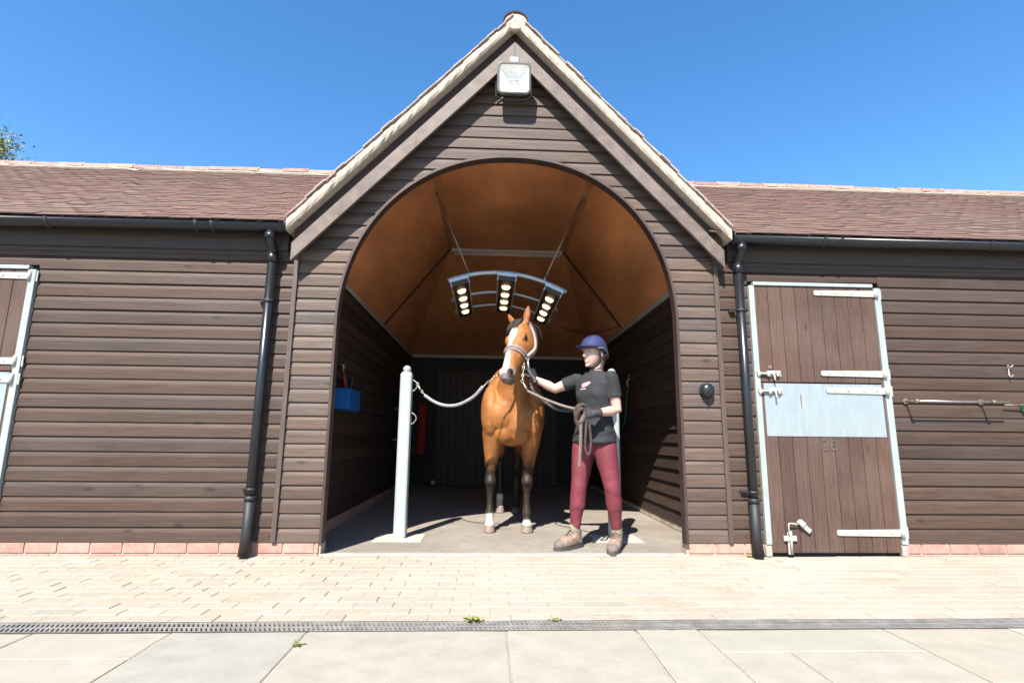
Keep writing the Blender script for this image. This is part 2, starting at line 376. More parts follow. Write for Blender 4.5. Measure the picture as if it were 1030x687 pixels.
# passage floor
mb = MB(); mb.add([(-1.46, .09, .006), (1.88, .09, .006), (1.88, 5.56, .006), (-1.46, 5.56, .006)], [(0, 1, 2, 3)])
struct(mb.build('passage_floor', M['concrete']))
mb = MB(); mb.box((.145, .022, -.005), (2.76, .052, .03), bev=.006); mb.box((.145, .070, -.006), (2.76, .034, .026), bev=.004)
struct(mb.build('threshold', M['threshold']))

# ------------------------------------------------------------------ the stable block
S = thing('stable_block', (0, 0, 0), 'brown timber clad stable block with a gabled arch over an open passage, tiled roofs', 'stable')
AC, AW, AZ0, AZ1 = .15, 1.352, 1.74, 3.165
def arch_half(z):
    if z >= AZ1: return 0.
    if z <= AZ0: return AW
    t = (z - AZ0) / (AZ1 - AZ0); return AW * (1 - t ** 2.12) ** (1 / 2.12)
def arch_pts(n=64, grow=0.):
    out = [(AC - AW - grow, 0.)]
    for k in range(n + 1):
        a = math.pi - math.pi * k / n; c, s = math.cos(a), math.sin(a)
        x = AC + (AW + grow) * abs(c) ** (2 / 2.12) * (1 if c > 0 else -1); z = AZ0 + (AZ1 - AZ0 + grow) * abs(s) ** (2 / 2.12)
        out.append((x + .02 * sstep(AZ0, AZ1, z), z))
    return out + [(AC + AW + grow, 0.)]
RAX, RAZ, RSL = .172, 4.375, 1.065      # the gable's ridge and pitch
def ints_gable(z):
    h = (RAZ - .10 - z) / RSL
    l, r = max(-1.515, RAX - h), min(1.815, RAX + h)
    if r <= l: return []
    a = arch_half(z); ac = AC + .02 * sstep(AZ0, AZ1, z)
    if a > 0: return [(l, ac - a), (ac + a, r)]
    return [(l, ac), (ac, r)]
def cladding(ints, z0, z1, pitch, sub=8):
    mb = MB(); z = z0; stops = []
    while z < z1 - .01:
        zt = min(z + pitch + random.gauss(0, .0015), z1)
        tone = max(.62, random.gauss(1.0, .13)); hue = random.gauss(0, .035)
        col = (tone * (1 + hue), tone, tone * (1 - hue))
        rows = [lerp(z, zt - .0005, k / sub) for k in range(sub + 1)]
        if z < AZ1 < zt: rows = sorted(rows + [AZ1])
        bow = random.gauss(0, .0015)
        prev = None
        for k, zz in enumerate(rows):
            t = (zz - z) / (zt - z); y = lerp(-.0205, -.019, t / .72) if t < .72 else lerp(-.019, -.0075, ((t - .72) / .28) ** .6)
            y += bow * (1 - t)
            cur = ints(zz)
            if prev:
                for (a, b), (c, d_) in zip(prev[0], cur):
                    if b - a < .002 and d_ - c < .002: continue
                    mb.add([(a, prev[2], prev[1]), (b, prev[2], prev[1]), (d_, y, zz), (c, y, zz)], [(0, 1, 2, 3)], col)
            elif cur:
                for a, b in cur: mb.add([(a, .012, zz), (b, .012, zz), (b, y, zz + .0015), (a, y, zz + .0015)], [(0, 1, 2, 3)], [q * .9 for q in col])
            prev = (cur, zz, y)
        z = zt
    return mb
cladding(ints_gable, .098, RAZ - .11, .1012).build('cladding', M['board_gable'], S)
cladding(lambda z: [(-3.484, -1.552)] if z < 2.135 else [(-9, -1.552)], .098, 2.46, .1055).build('cladding', M['board'], S)
cladding(lambda z: [(-9, -4.582)], .098, 2.135, .1055).build('cladding', M['board'], S)
cladding(lambda z: [(1.848, 2.090)] if z < 2.135 else [(1.848, 3.187)], .098, 2.46, .1055).build('cladding', M['board'], S)
cladding(lambda z: [(3.189, 9)], .098, 2.46, .1055).build('cladding', M['board'], S)
# wall behind the cladding, with the arch cut out: a sheet 20 mm thick
mb = MB(); ap = arch_pts(48, .004)
top = lambda x: 2.42 if not (-1.5 < x < 1.82) else RAZ - .06 - RSL * abs(x - RAX)
for (x0, z0), (x1, z1) in zip(ap[1:-1], ap[2:-1]):
    if x1 - x0 < 1e-6: continue
    mb.add([(x0, y, z0) for y in (.013, .033)] + [(x1, y, z1) for y in (.013, .033)] + [(x1, y, top(x1)) for y in (.013, .033)] + [(x0, y, top(x0)) for y in (.013, .033)],
           [(0, 2, 4, 6), (1, 7, 5, 3)])
for x0, x1 in ((-3.5, ap[0][0]), (ap[-1][0], 2.06)):
    xx = [x0, x1] if x0 < -2 else [x0, 1.82, x1]
    if x0 < -2: xx = [-3.50, -1.5, x1]
    for a, b in zip(xx, xx[1:]): mb.add([(a, .013, 0), (b, .013, 0), (b, .013, top(b)), (a, .013, top(a)), (a, .033, 0), (b, .033, 0), (b, .033, top(b)), (a, .033, top(a))], [(0, 1, 2, 3), (7, 6, 5, 4)])
for a, b in ((-9, -4.66), (-4.66, -3.49), (2.06, 3.243), (3.243, 9)): mb.add([(a, .0135, 0), (b, .0135, 0), (b, .0135, 2.42), (a, .0135, 2.42)], [(0, 1, 2, 3)])
mb.build('wall_backing', M['darkwall'], S, fix=False)
# arch lining
mb = MB(); a0 = arch_pts(72, -.014); a1 = arch_pts(72, .006)
a0 = [(x, max(z, .085)) for x, z in a0]; a1 = [(x, max(z, .085)) for x, z in a1]
rings = [[(x0, -.033, z0), (x1, -.033, z1), (x1, .055, z1), (x0, .055, z0)] for (x0, z0), (x1, z1) in zip(a0, a1)]
mb.ring_loft(rings, sm=False); mb.build('arch_lining', M['trim'], S)
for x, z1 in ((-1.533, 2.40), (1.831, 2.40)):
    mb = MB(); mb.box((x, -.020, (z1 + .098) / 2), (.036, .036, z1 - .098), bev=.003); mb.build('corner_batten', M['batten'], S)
# brick plinth
def bricks(x0, x1, y=-.012, pale=0.):
    mb = MB(); mo = MB()
    mo.add([(x0, y + .005, -.02), (x1, y + .005, -.02), (x1, y + .005, .098), (x0, y + .005, .098), (x0, .02, .098), (x1, .02, .098)], [(0, 1, 2, 3), (3, 2, 5, 4)])
    for row, (za, zb) in enumerate(((.022, .090), (-.05, .012))):
        x = x0 - random.uniform(0, .12)
        while x < x1:
            a, b = max(x, x0), min(x + .215, x1)
            if b - a > .02:
                t = 1 + random.gauss(0, .09); p = pale if random.random() < .8 else .2
                mb.box(((a + b) / 2, y + .012, (za + zb) / 2), (b - a, .03, zb - za), bev=.003, col=(lerp(t, .95 * t, p), lerp(t, 1.28 * t, p), lerp(t, 1.22 * t, p)))
            x += .225
    bp = mb.build('brick_plinth', M['brick'], S); mo.build('mortar', M['mortar'], bp, fix=False)
bricks(-9, -4.585); bricks(-3.482, -1.215); bricks(1.515, 2.087, pale=.7); bricks(3.192, 9)
for x0, x1 in ((-1.222, -1.205), (1.505, 1.52)): mb = MB(); mb.box(((x0 + x1) / 2, .06, .045), (x1 - x0 + .01, .12, .09), bev=.003, col=(1.1, 1.6, 1.6)); mb.build('brick_reveal', M['brick'], S)

# passage: side walls, back wall, ceiling
def sidewall(X, sgn, name):
    mb = MB(); z = .115 if sgn > 0 else .066
    while z < 2.30:
        zt = min(z + .1262, 2.31); tone = max(.6, random.gauss(1, .12)); c = (tone, tone, tone)
        a, b = X, X + sgn * .02    # top recessed, foot proud of the wall
        mb.add([(b, .035, z), (b, 5.56, z), (a, 5.56, zt), (a, .035, zt), (X - sgn * .02, .035, z), (X - sgn * .02, 5.56, z)], [(0, 1, 2, 3), (0, 1, 5, 4)], c); z = zt
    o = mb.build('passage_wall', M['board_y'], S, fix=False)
    mb = MB(); y = .04; hf = .10 if sgn > 0 else .055
    while y < 5.4:
        t = 1 + random.gauss(0, .1); mb.box((X + sgn * .004, y + .107, .01 + hf / 2), (.03 if sgn > 0 else .02, .215, hf), bev=.003, col=(t, t * (1 if sgn > 0 else 1.7), t * (1 if sgn > 0 else 1.6))); y += .225
    mb.build('brick_footing', M['brick'], o)
    mb = MB(); mb.box((X - sgn * .02, 2.8, 1.15), (.02, 5.54, 2.3)); mb.build('wall_core', M['darkwall'], o)
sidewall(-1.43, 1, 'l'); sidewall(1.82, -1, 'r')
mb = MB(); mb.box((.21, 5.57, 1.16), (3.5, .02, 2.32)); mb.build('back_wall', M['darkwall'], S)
for x0, x1 in ((-.93, .14), (.16, 1.23)):
    n = 9; mb = MB()
    for k in range(n):
        t = max(.6, random.gauss(1, .14)); xa = lerp(x0, x1, k / n); xb = lerp(x0, x1, (k + 1) / n)
        mb.box(((xa + xb) / 2, 5.535, 1.03), (xb - xa - .005, .03, 2.02), bev=.003, col=(t, t, t))
    for z in (.60, 1.98): mb.box(((x0 + x1) / 2, 5.512, z), (x1 - x0, .016, .07), bev=.003, col=(.8, .8, .8))
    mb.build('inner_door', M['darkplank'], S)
XL, XR, ZT, YB, YC = -1.43, 1.82, 2.31, 5.56, 2.62
CL, CR, CZ = -.545, .965, 3.30
mb = MB()
P = lambda *a: V(a)
# the lower edge of the back slope drops straight off the collar and flattens to the back wall head
mb.add([P(CL, .035, CZ), P(CR, .035, CZ), P(CR, YC, CZ), P(CL, YC, CZ)], [(0, 1, 2, 3)])
mb.add([P(XL, .035, ZT), P(CL, .035, CZ), P(CL, YC, CZ), P(XL, YB, ZT)], [(0, 1, 2, 3)])
mb.add([P(XR, .035, ZT), P(CR, .035, CZ), P(CR, YC, CZ), P(XR, YB, ZT)], [(0, 1, 2, 3)])
mb.add([P(CL, YC, CZ), P(CR, YC, CZ), P(XR, YB, ZT), P(XL, YB, ZT)], [(0, 1, 2, 3)])
ce = mb.build('ceiling', M['ply'], S, fix=False)
mb = MB()
def rib(a, b, w, t, n):
    a, b, n = V(a), V(b), V(n).normalized(); d_ = (b - a).normalized(); s_ = d_.cross(n).normalized()
    mb.add([p + s_ * (w / 2 * k) + n * h for p in (a, b) for k in (-1, 1) for h in (0, t)], [(0, 1, 3, 2), (4, 6, 7, 5), (0, 4, 5, 1), (2, 3, 7, 6), (1, 5, 7, 3), (0, 2, 6, 4)])
rib((CL + .01, .04, CZ), (CL + .01, YC - .03, CZ), .07, .012, (.3, 0, -1)); mb.build('cover_strip', M['plyrib'], ce); mb = MB(); rib((CR - .01, .04, CZ), (CR - .01, YC - .03, CZ), .10, .012, (-.3, 0, -1))
mb.build('cover_strip', M['plyrib'], ce)
mb = MB()
nl = V((1.0, 0, -.885)).normalized(); nr = V((-1.0, 0, -.885)).normalized()
rib((CL, YC, CZ - .004), (XL, YC + .3, ZT), .045, .012, nl); mb.build('rafter_strip', M['trim'], ce); mb = MB(); rib((CR, YC, CZ - .004), (XR, YC + .3, ZT), .045, .012, nr)
mb.build('rafter_strip', M['trim'], ce)
mb = MB()
for c_, s_ in (((XL + .012, 2.8, ZT - .01), (.03, 5.5, .055)), ((XR - .012, 2.8, ZT - .01), (.03, 5.5, .055)), ((.21, YB - .02, ZT - .01), (3.2, .03, .06))):
    mb = MB(); mb.box(c_, s_, bev=.004); mb.build('wall_plate', M['whitetrim'], S)

# ------------------------------------------------------------------ roofs
def tile(mb, p, ux, us, nn, wd, ln, th, col):
    """one tile: p lower left, ux across, us up the slope, nn normal"""
    q = [p, p + ux * wd, p + ux * wd + us * ln, p + us * ln]
    lift = nn * th
    vs = [q[0], q[1], q[0] + lift, q[1] + lift, q[2] + nn * .003, q[3] + nn * .003]
    mb.add(vs, [(2, 3, 4, 5), (0, 1, 3, 2), (0, 2, 5), (1, 4, 3)], col)
EY, EZ, RY, RZ = -.165, 2.488, 2.75, 4.352
us = V((0, RY - EY, RZ - EZ)); SL = us.length; us.normalize(); nn = V((0, -us.z, us.y))
def valley(z): return (RAZ - z) / RSL
def wing(x0, x1, side):
    mb = MB(); n = int(SL / .091); 
    for i in range(n):
        b = V((0, EY, EZ)) + us * (i * .091)
        x = x0 - (i % 2) * .083 - .1
        while x < x1 + .2:
            p = b + V((x, 0, 0)); lim = valley(b.z + .06)
            ok = (x + .08 < RAX - lim + .09) if side < 0 else (x + .08 > RAX + lim - .09)
            if ok and x > -9 and x < 9:
                t = max(.6, random.gauss(1, .05)); h = random.gauss(0, .03); gr = sstep(.62, .8, noise.noise((x * .9, b.z * 1.4, 1.3)) + .5)
                mb_c = (t * (1 + h), t * (1 - h * .3 + .08 * gr), t * (1 - h + .09 * gr))
                tile(mb, p + nn * random.gauss(0, .0015), V((1, 0, 0)), us, nn, .162, .125, random.gauss(.0095, .0013), mb_c)
            x += .1655
    # under sheet and the rear slope
    e = RAX + side * valley(EZ); rr = RAX + side * valley(RZ)
    far = -9 if side < 0 else 9
    mb.add([(far, EY + .01, EZ - .012), (e, EY + .01, EZ - .012), (rr, RY, RZ - .012), (far, RY, RZ - .012), (far, RY * 2 + .25, EZ - .012), (rr, RY * 2 + .25, EZ - .012)], [(0, 1, 2, 3), (3, 2, 5, 4)], (.8, .8, .8))
    o = mb.build('roof', M['tile'], S, fix=False)
    mr = MB(); mm = MB(); x = min(far, rr); X1 = max(far, rr)
    while x < X1:
        t = 1 + random.gauss(0, .1); pk = random.gauss(1, .1); dz = random.gauss(0, .004)
        rg = []
        for xx in (x, min(x + .318, X1)):
            rg.append([(xx, RY + math.sin(a) * .115, RZ - .035 + dz + math.cos(a) * .095) for a in [lerp(-1.5, 1.5, k / 10) for k in range(11)]])
        mr.ring_loft(rg, closed=False, col=(t, t * pk, t * pk)); 
        mm.box((x + .322, RY - .02, RZ + .016 + dz), (.012, .14, .05), bev=.004)
        x += .326
    j = [random.gauss(0, .006) for _ in range(80)]
    rg = [[(xx, RY - .125, RZ - .07 + j[k] * .5), (xx, RY - .135, RZ - .05 + j[k] * 1.5), (xx, RY - .10, RZ - .02 + j[k])] for k, xx in enumerate([lerp(min(far, rr), X1, q / 79) for q in range(80)])]
    mm.ring_loft(rg, closed=False, sm=False)
    r_ = mr.build('ridge_tiles', M['ridge'], o, fix=False); mm.build('mortar', M['verge'], o, fix=False)
    return o
wing(-9, RAX - .05, -1); wing(RAX - .3, 9, 1)
VY = -.20     # verge overhang
for sd in (-1, 1):
    mb = MB(); ug = V((-sd * 1, 0, RSL)).normalized(); ng = V((sd * RSL, 0, 1)).normalized(); LEN = 1.76 * math.hypot(1, RSL)
    n = int(LEN / .101)
    for i in range(n + 1):
        b = V((RAX + sd * 1.76, 0, RAZ - RSL * 1.76)) + ug * (i * .101)
        yend = EY + (b.z + .1 - EZ) / (RZ - EZ) * (RY - EY) + .1
        y = VY + .02 + (i % 2) * .083
        while y < min(yend, RY + .1):
            t = max(.55, random.gauss(1, .11)); h = random.gauss(0, .05)
            tile(mb, V((b.x, y, b.z)), V((0, 1, 0)), ug, ng, .162, .125, random.gauss(.014, .002), (t * (1 + h), t, t * (1 - h)))
            y += .1655
    mb.add([(RAX, VY + .03, RAZ - .012), (RAX + sd * 1.76, VY + .03, RAZ - RSL * 1.76 - .012), (RAX + sd * 1.76, .0, RAZ - RSL * 1.76 - .012), (RAX, RY, RAZ - .012)], [(0, 1, 2, 3)], (.8, .8, .8))
    o = mb.build('roof', M['tile'], S, fix=False)
    # verge: mortar bed and the tile ends set in it
    mv = MB(); rings = []; N_ = 60
    end = 1.75 if sd < 0 else 1.74
    for k in range(N_ + 1):
        x = RAX + sd * end * k / N_; zt = RAZ - RSL * end * k / N_
        j1, j2, j3 = [random.gauss(0, .0025) for _ in range(3)]
        rings.append([(x, VY + .012 + j1, zt - .004), (x, VY + j2, zt - .045 + j3), (x, VY + .004 + j2, zt - .08), (x, VY + .014, zt - .104 + j3 * .4), (x, .0, zt - .104), (x, .0, zt - .02)])
    mv.ring_loft(rings, sm=False); vo = mv.build('verge', M['verge'], S)
    mt = MB()
    for i in range(n + 1):
        t = 1 + random.gauss(0, .1); hu = random.gauss(.0, .12)
        c = V((RAX + sd * end, 0, RAZ - RSL * end)) + ug * (i * .101 + .055)
        if c.z > RAZ - .05: continue
        rot = Matrix((ug, V((0, 1, 0)), ug.cross(V((0, 1, 0))))).transposed()
        mt.box(c + ng * (.006 + random.gauss(0, .004)) + V((0, VY + .055 + random.gauss(0, .004), 0)), (.108, .13, .011), rot @ rotm('Y', random.gauss(1.0, .5) * (1 if sd < 0 else -1)), .004, (t * (1.04 + hu * .15), t * (1 - hu * .3), t * (1 - hu * .5)))
    mt.build('tile_edge', M['vtile'], vo)
    # bargeboard
    mb = MB(); xe = -1.545 if sd < 0 else 1.865
    zl = lambda x: RAZ - .365 - RSL * abs(x - RAX); zh = lambda x: RAZ - .222 - RSL * abs(x - RAX)
    mb.prism([(RAX + sd * .0015, zl(RAX)), (RAX + sd * .0015, zh(RAX)), (xe - sd * .0, zh(xe)), (xe, zl(xe))], -.135, -.105)
    mb.build('bargeboard', M['barge'], S)
    mb = MB(); zl2 = lambda x: RAZ - .25 - RSL * abs(x - RAX)
    mb.prism([(RAX + sd * .0015, zl2(RAX)), (RAX + sd * .0015, zh(RAX) + .117), (xe, zh(xe) + .117), (xe, zl2(xe))], -.095, .0)
    mb.build('soffit', M['trim'], S)
# ridge of the gable, its front end mortared
mb = MB(); y = VY - .012
while y < RY:
    t = 1 + random.gauss(0, .08)
    rg = [[(RAX + math.sin(a) * (.10 + g_), yy, RAZ - .075 + math.cos(a) * (.085 + g_)) for a in [lerp(-1.45, 1.45, k / 10) for k in range(11)]] for yy, g_ in ((y, .004), (y + .32, 0))]
    mb.ring_loft(rg, closed=False, col=(t, t * 1.15, t * 1.1)); y += .326
o = mb.build('ridge_tiles', M['ridge'], S, fix=False)
mb = MB(); mb.loft([((RAX, VY + .004, RAZ - .07), (.085, 0, 0), (0, 0, .07)), ((RAX, VY + .01, RAZ - .07), (.097, 0, 0), (0, 0, .08)), ((RAX, VY + .06, RAZ - .07), (.097, 0, 0), (0, 0, .08))], 18); mb.build('mortar', M['verge'], o)
# eaves: fascia, gutters, downpipes
for x0, x1 in ((-9, -1.60), (1.93, 9)):
    mb = MB(); mb.box(((x0 + x1) / 2, -.042, 2.385), (x1 - x0, .022, .20), bev=.002)
    mb.box(((x0 + x1) / 2, -.018, 2.275), (x1 - x0, .024, .05), bev=.002)
    mb.build('fascia', M['fascia'], S)
    mb = MB(); gy, gz, gr = -.152, 2.450, .058
    prof = [(gy + math.sin(a) * r_, gz - math.cos(a) * r_) for r_, rng in ((gr, range(13)), (gr - .004, range(12, -1, -1))) for a in [lerp(-1.62, 1.62, k / 12) for k in rng]]
    e0, e1 = (x0, x1 + .015) if x0 < 0 else (x0 - .0, x1)
    mb.ring_loft([[(x, y, z) for y, z in prof] for x in (e0, e1)], sm=True)
    ex = e1 if x0 < 0 else e0
    mb.loft([((ex - .004, gy, gz - .002), (0, gr + .003, 0), (0, 0, gr)), ((ex + .004, gy, gz - .002), (0, gr + .003, 0), (0, 0, gr))], 24)
    go = mb.build('gutter', M['black'], S)
    for x in ([-8, -6.2, -4.4, -3.35, -2.25, -2.13] if x0 < 0 else [2.66, 2.80, 4.05, 5.2, 6.4, 7.6]):
        pr = [(gy + math.sin(a) * r_, gz - math.cos(a) * r_) for r_, rng in ((gr + .006, range(13)), (gr + .0005, range(12, -1, -1))) for a in [lerp(-1.66, 1.66, k / 12) for k in rng]]
        mb = MB(); mb.ring_loft([[(xx, y, z) for y, z in pr] for xx in (x - .012, x + .012)], sm=False); mb.build('gutter_bracket', M['dullblack'], go)
for px in (-1.704, 2.0):
    mb = MB(); py = -.075
    mb.tube(bez([(px, -.152, 2.41), (px, -.152, 2.37), (px, -.138, 2.335), (px, -.095, 2.295), (px, py, 2.26), (px, py, 2.2)], 5), .036, 16)
    mb.tube([(px, py, 2.22), (px, py, .10)], .034, 18)
    mb.tube([(px, py, 2.255), (px, py, 2.18)], .040, 18); mb.tube([(px, -.152, 2.39), (px, -.152, 2.345)], .042, 18)
    do = mb.build('drainpipe', M['black'], S)
    mb = MB(); mb.tube([(px, py, .42), (px, py, .16), (px + (.004 if px > 0 else -.004), py - .012, .012)], [.0375, .0375, .041], 18)
    mb.tube([(px, py, .425), (px, py, .39)], .041, 18); mb.build('pipe_shoe', M['dullblack'], do)
    for z in (1.87, .47):
        mb = MB(); mb.tube([(px, py, z - .012), (px, py, z + .012)], .038, 18)
        mb.box((px - .055, -.035, z), (.05, .03, .02), bev=.003); mb.tube([(px - .058, -.062, z), (px - .058, -.035, z)], .005, 8)
        mb.build('pipe_clip', M['dullblack'], do)

# ------------------------------------------------------------------ stable doors (the same joinery twice)
DX = (0, -6.672)
door_parts = []
def part(mb, name, m, parent=S): 
    o = mb.build(name, m, parent)
    if parent is S: door_parts.append(o)
    return o
def leaf(x0, x1, z0, z1, n):
    mb = MB()
    for k in range(n):
        t = max(.7, random.gauss(1, .08)); h = random.gauss(0, .025); xa = lerp(x0, x1, k / n); xb = lerp(x0, x1, (k + 1) / n)
        mb.box(((xa + xb) / 2, -.018, (z0 + z1) / 2), (xb - xa - .0035, .034, z1 - z0), bev=.004, col=(t * (1 + h), t, t * (1 - h)))
    mb.box(((x0 + x1) / 2, .006, (z0 + z1) / 2), (x1 - x0 - .01, .012, z1 - z0 - .01), col=(.4, .4, .4))
    return mb
def strap(x0, x1, z, w=.052, y=-.040):
    mb = MB(); h = w / 2
    mb.prism([(x0, z - h * .55), (x0 + .012, z - h * .8), (x1 - .045, z - h), (x1, z - h), (x1, z + h), (x1 - .045, z + h), (x0 + .012, z + h * .8), (x0, z + h * .55)], y - .004, y + .003)
    mb.tube([(x1 - .01, y - .008, z - h * 1.5), (x1 - .01, y - .008, z + h * 1.5)], .014, 10)
    mb.box((x1 + .018, y + .004, z), (.05, .006, w * 1.6), bev=.002)
    for q in (.12, .35, .6, .82): mb.tube([(lerp(x0, x1, q), y - .009, z), (lerp(x0, x1, q), y, z)], .007, 8)
    return mb
def bolt(x0, x1, z, y=-.041):
    mb = MB(); mb.box(((x0 + x1) / 2 + .04, y, z), (x1 - x0 - .09, .006, .05), bev=.002)
    mb.tube([(x0 - .01, y - .012, z), (x1 - .02, y - .012, z)], .0095, 10)
    for q in (.02, .42, .8): mb.box((lerp(x0, x1, q), y - .010, z), (.022, .024, .042), bev=.004)
    mb.tube(bez([(lerp(x0, x1, .62), y - .014, z), (lerp(x0, x1, .62), y - .03, z - .02), (lerp(x0, x1, .62), y - .032, z - .055)], 4), .007, 8)
    return mb
D0, D1 = 2.135, 3.137
for x, w_, nm in ((D0 - .022, .044, 0), (D1 + .026, .05, 1)):
    mb = MB(); mb.box((x, -.022, 1.09), (w_, .05, 2.0), bev=.004); fo = part(mb, 'door_post', M['galv'])
    mb = MB(); mb.box((x, -.014, .045), (.05, .05, .09), bev=.01); part(mb, 'footing', M['threshold'], fo)
mb = MB(); mb.box((2.63, -.022, 2.108), (1.0, .05, .030), bev=.004); part(mb, 'door_head', M['galv'])
tl = part(leaf(D0 + .004, D1 - .003, 1.308, 2.088, 9), 'door_leaf', M['plank'])
tl['label'] = 'plain planked top leaf'
part(strap(2.63, D1 + .02, 2.04), 'strap_hinge', M['hinge'], tl); part(strap(2.63, D1 + .02, 1.382), 'strap_hinge', M['hinge'], tl); part(bolt(D0 - .02, 2.31, 1.372), 'bolt', M['hinge'], tl)
mb = MB(); mb.tube([(2.22, -.042, 1.425), (2.22, -.034, 1.425)], .016, 12); part(mb, 'screw_cup', M['rust'], tl)
bl = part(leaf(D0 + .004, D1 - .003, .03, 1.300, 9), 'door_leaf', M['plank'])
bl['label'] = 'bottom leaf with a galvanised plate across its top'
mb = MB(); mb.box((2.637, -.0375, 1.092), (.955, .005, .41), bev=.0015); 
pl = part(mb, 'metal_plate', M['plate'], bl)
mb = MB(); mb.prism([(2.447, 1.215), (2.453, 1.215), (2.456, 1.15), (2.451, 1.095), (2.446, 1.15)], -.0425, -.0405); part(mb, 'scratch', M['rust'], bl)
part(strap(2.66, D1 + .02, 1.247, y=-.045), 'strap_hinge', M['hinge'], bl); part(strap(2.64, D1 + .02, .175), 'strap_hinge', M['hinge'], bl); part(bolt(D0 - .02, 2.31, 1.235, y=-.046), 'bolt', M['hinge'], bl)
# kick-over bolt near the foot
mb = MB(); y = -.040
mb.box((2.272, y - .004, .10), (.038, .008, .16), bev=.003); mb.box((2.272, y - .008, .135), (.10, .016, .04), bev=.006); mb.tube([(2.272, y - .02, .19), (2.272, y - .02, .03)], .010, 10)
mb.tube(bez([(2.262, y - .02, .16), (2.255, y - .03, .21), (2.262, y - .03, .245), (2.33, y - .022, .238)], 5), .006, 8)
rm = rotm('Y', 42); mb.box((2.385, y - .010, .222), (.12, .022, .036), rm, .006); mb.box((2.362, y - .022, .245), (.05, .022, .042), rm, .006)
part(mb, 'kick_bolt', M['hinge'], bl)
cu = bpy.data.curves.new('number', 'FONT'); cu.body = '26'; cu.size = .125; cu.extrude = .002; cu.align_x = 'CENTER'
to = bpy.data.objects.new('tmp', cu); COL.objects.link(to); dg = bpy.context.evaluated_depsgraph_get(); dg.update()
tm = bpy.data.meshes.new_from_object(to.evaluated_get(dg)); bpy.data.objects.remove(to)
mb = MB(); mb.add([(2.648 + v.co.x, -.0385 - v.co.z, .782 + v.co.y) for v in tm.vertices], [list(p.vertices) for p in tm.polygons]); bpy.data.meshes.remove(tm)
number = part(mb, 'number', M['num'], bl)
for o in list(door_parts):
    c = o.copy(); COL.objects.link(c); c.parent = S; c.location.x += DX[1]
    for ch in o.children:
        if ch is number: continue
        q = ch.copy(); COL.objects.link(q); q.parent = c

# ------------------------------------------------------------------ fittings on the building
# floodlight under the gable
F = thing('floodlight', (.165, -.03, 3.80), 'square grey floodlight with a pale reflector fixed high under the gable peak', 'light')
fr_ = rotm('X', 9); fc = V((.165, -.150, 3.785))
T = lambda x, y, z: fc + fr_ @ V((x, y, z))
def rrect(hx, hz, r, y, n=5):
    pts = []
    for cx, cz, a0 in ((hx - r, hz - r, 0), (-hx + r, hz - r, 90), (-hx + r, -hz + r, 180), (hx - r, -hz + r, 270)):
        for k in range(n + 1):
            a = R(a0 + 90 * k / n); pts.append(T(cx + r * math.cos(a), y, cz + r * math.sin(a)))
    return pts
mb = MB(); mb.ring_loft([rrect(.09, .085, .03, .085), rrect(.118, .112, .035, .05), rrect(.138, .133, .04, -.02), rrect(.140, .135, .04, -.035), rrect(.132, .127, .036, -.040), rrect(.121, .116, .03, -.040), rrect(.121, .116, .03, -.028)], caps=False, sm=False); mb.add(rrect(.09, .085, .03, .0851), [list(range(24))])
mb.build('housing', M['flood'], F)
mb = MB(); mb.ring_loft([rrect(.1205, .1155, .03, -.0295), rrect(.055, .05, .006, .028), ], caps=False, sm=False)
mb.add([T(x, .028, z) for x, z in ((-.056, -.051), (.056, -.051), (.056, .051), (-.056, .051))], [(0, 1, 2, 3)])
mb.build('reflector', M['reflector'], F, fix=False)
mb = MB(); mb.tube([T(-.04, .012, 0), T(.04, .012, 0)], .011, 12); mb.box(T(-.046, .014, 0), (.014, .02, .03), fr_); mb.box(T(.046, .014, 0), (.014, .02, .03), fr_); mb.build('lamp_tube', M['lamptube'], F)
mb = MB(); mb.add(rrect(.121, .116, .03, -.036), [list(range(24))]); mb.build('glass', M['glass'], F, fix=False)
mb = MB(); mb.tube([T(-.146, .03, .0), V((.019, -.06, 3.70)), V((.06, -.03, 3.69)), V((.27, -.03, 3.69)), V((.311, -.06, 3.70)), T(.146, .03, .0)], .007, 8, sm=False); mb.box((.165, -.032, 3.69), (.09, .012, .03), bev=.002); mb.build('bracket', M['flood'], F)
mb = MB(); mb.box(T(0, .01, .160), (.075, .06, .05), fr_, .006); mb.tube([T(0, .03, .16), V((.165, -.04, 3.97)), V((.165, -.02, 4.0))], .008, 8); mb.build('junction_box', M['galv'], F)
# round black fitting on the gable wall
W1 = thing('wall_fitting', (1.70, -.03, 1.235), 'small round glossy black fitting screwed to the gable cladding beside the arch', 'fitting')
mb = MB(); mb.ell((1.702, -.058, 1.232), (.052, .036, .058)); mb.build('dome', M['black'], W1)
mb = MB(); mb.tube([(1.702, -.034, 1.235), (1.702, -.024, 1.235)], .056, 20); mb.build('base', M['dullblack'], W1)
mb = MB(); mb.tube(bez([(1.702, -.05, 1.18), (1.705, -.048, 1.155), (1.712, -.036, 1.135), (1.715, -.03, 1.11)], 4), .004, 6); mb.build('cable', M['dullblack'], W1)
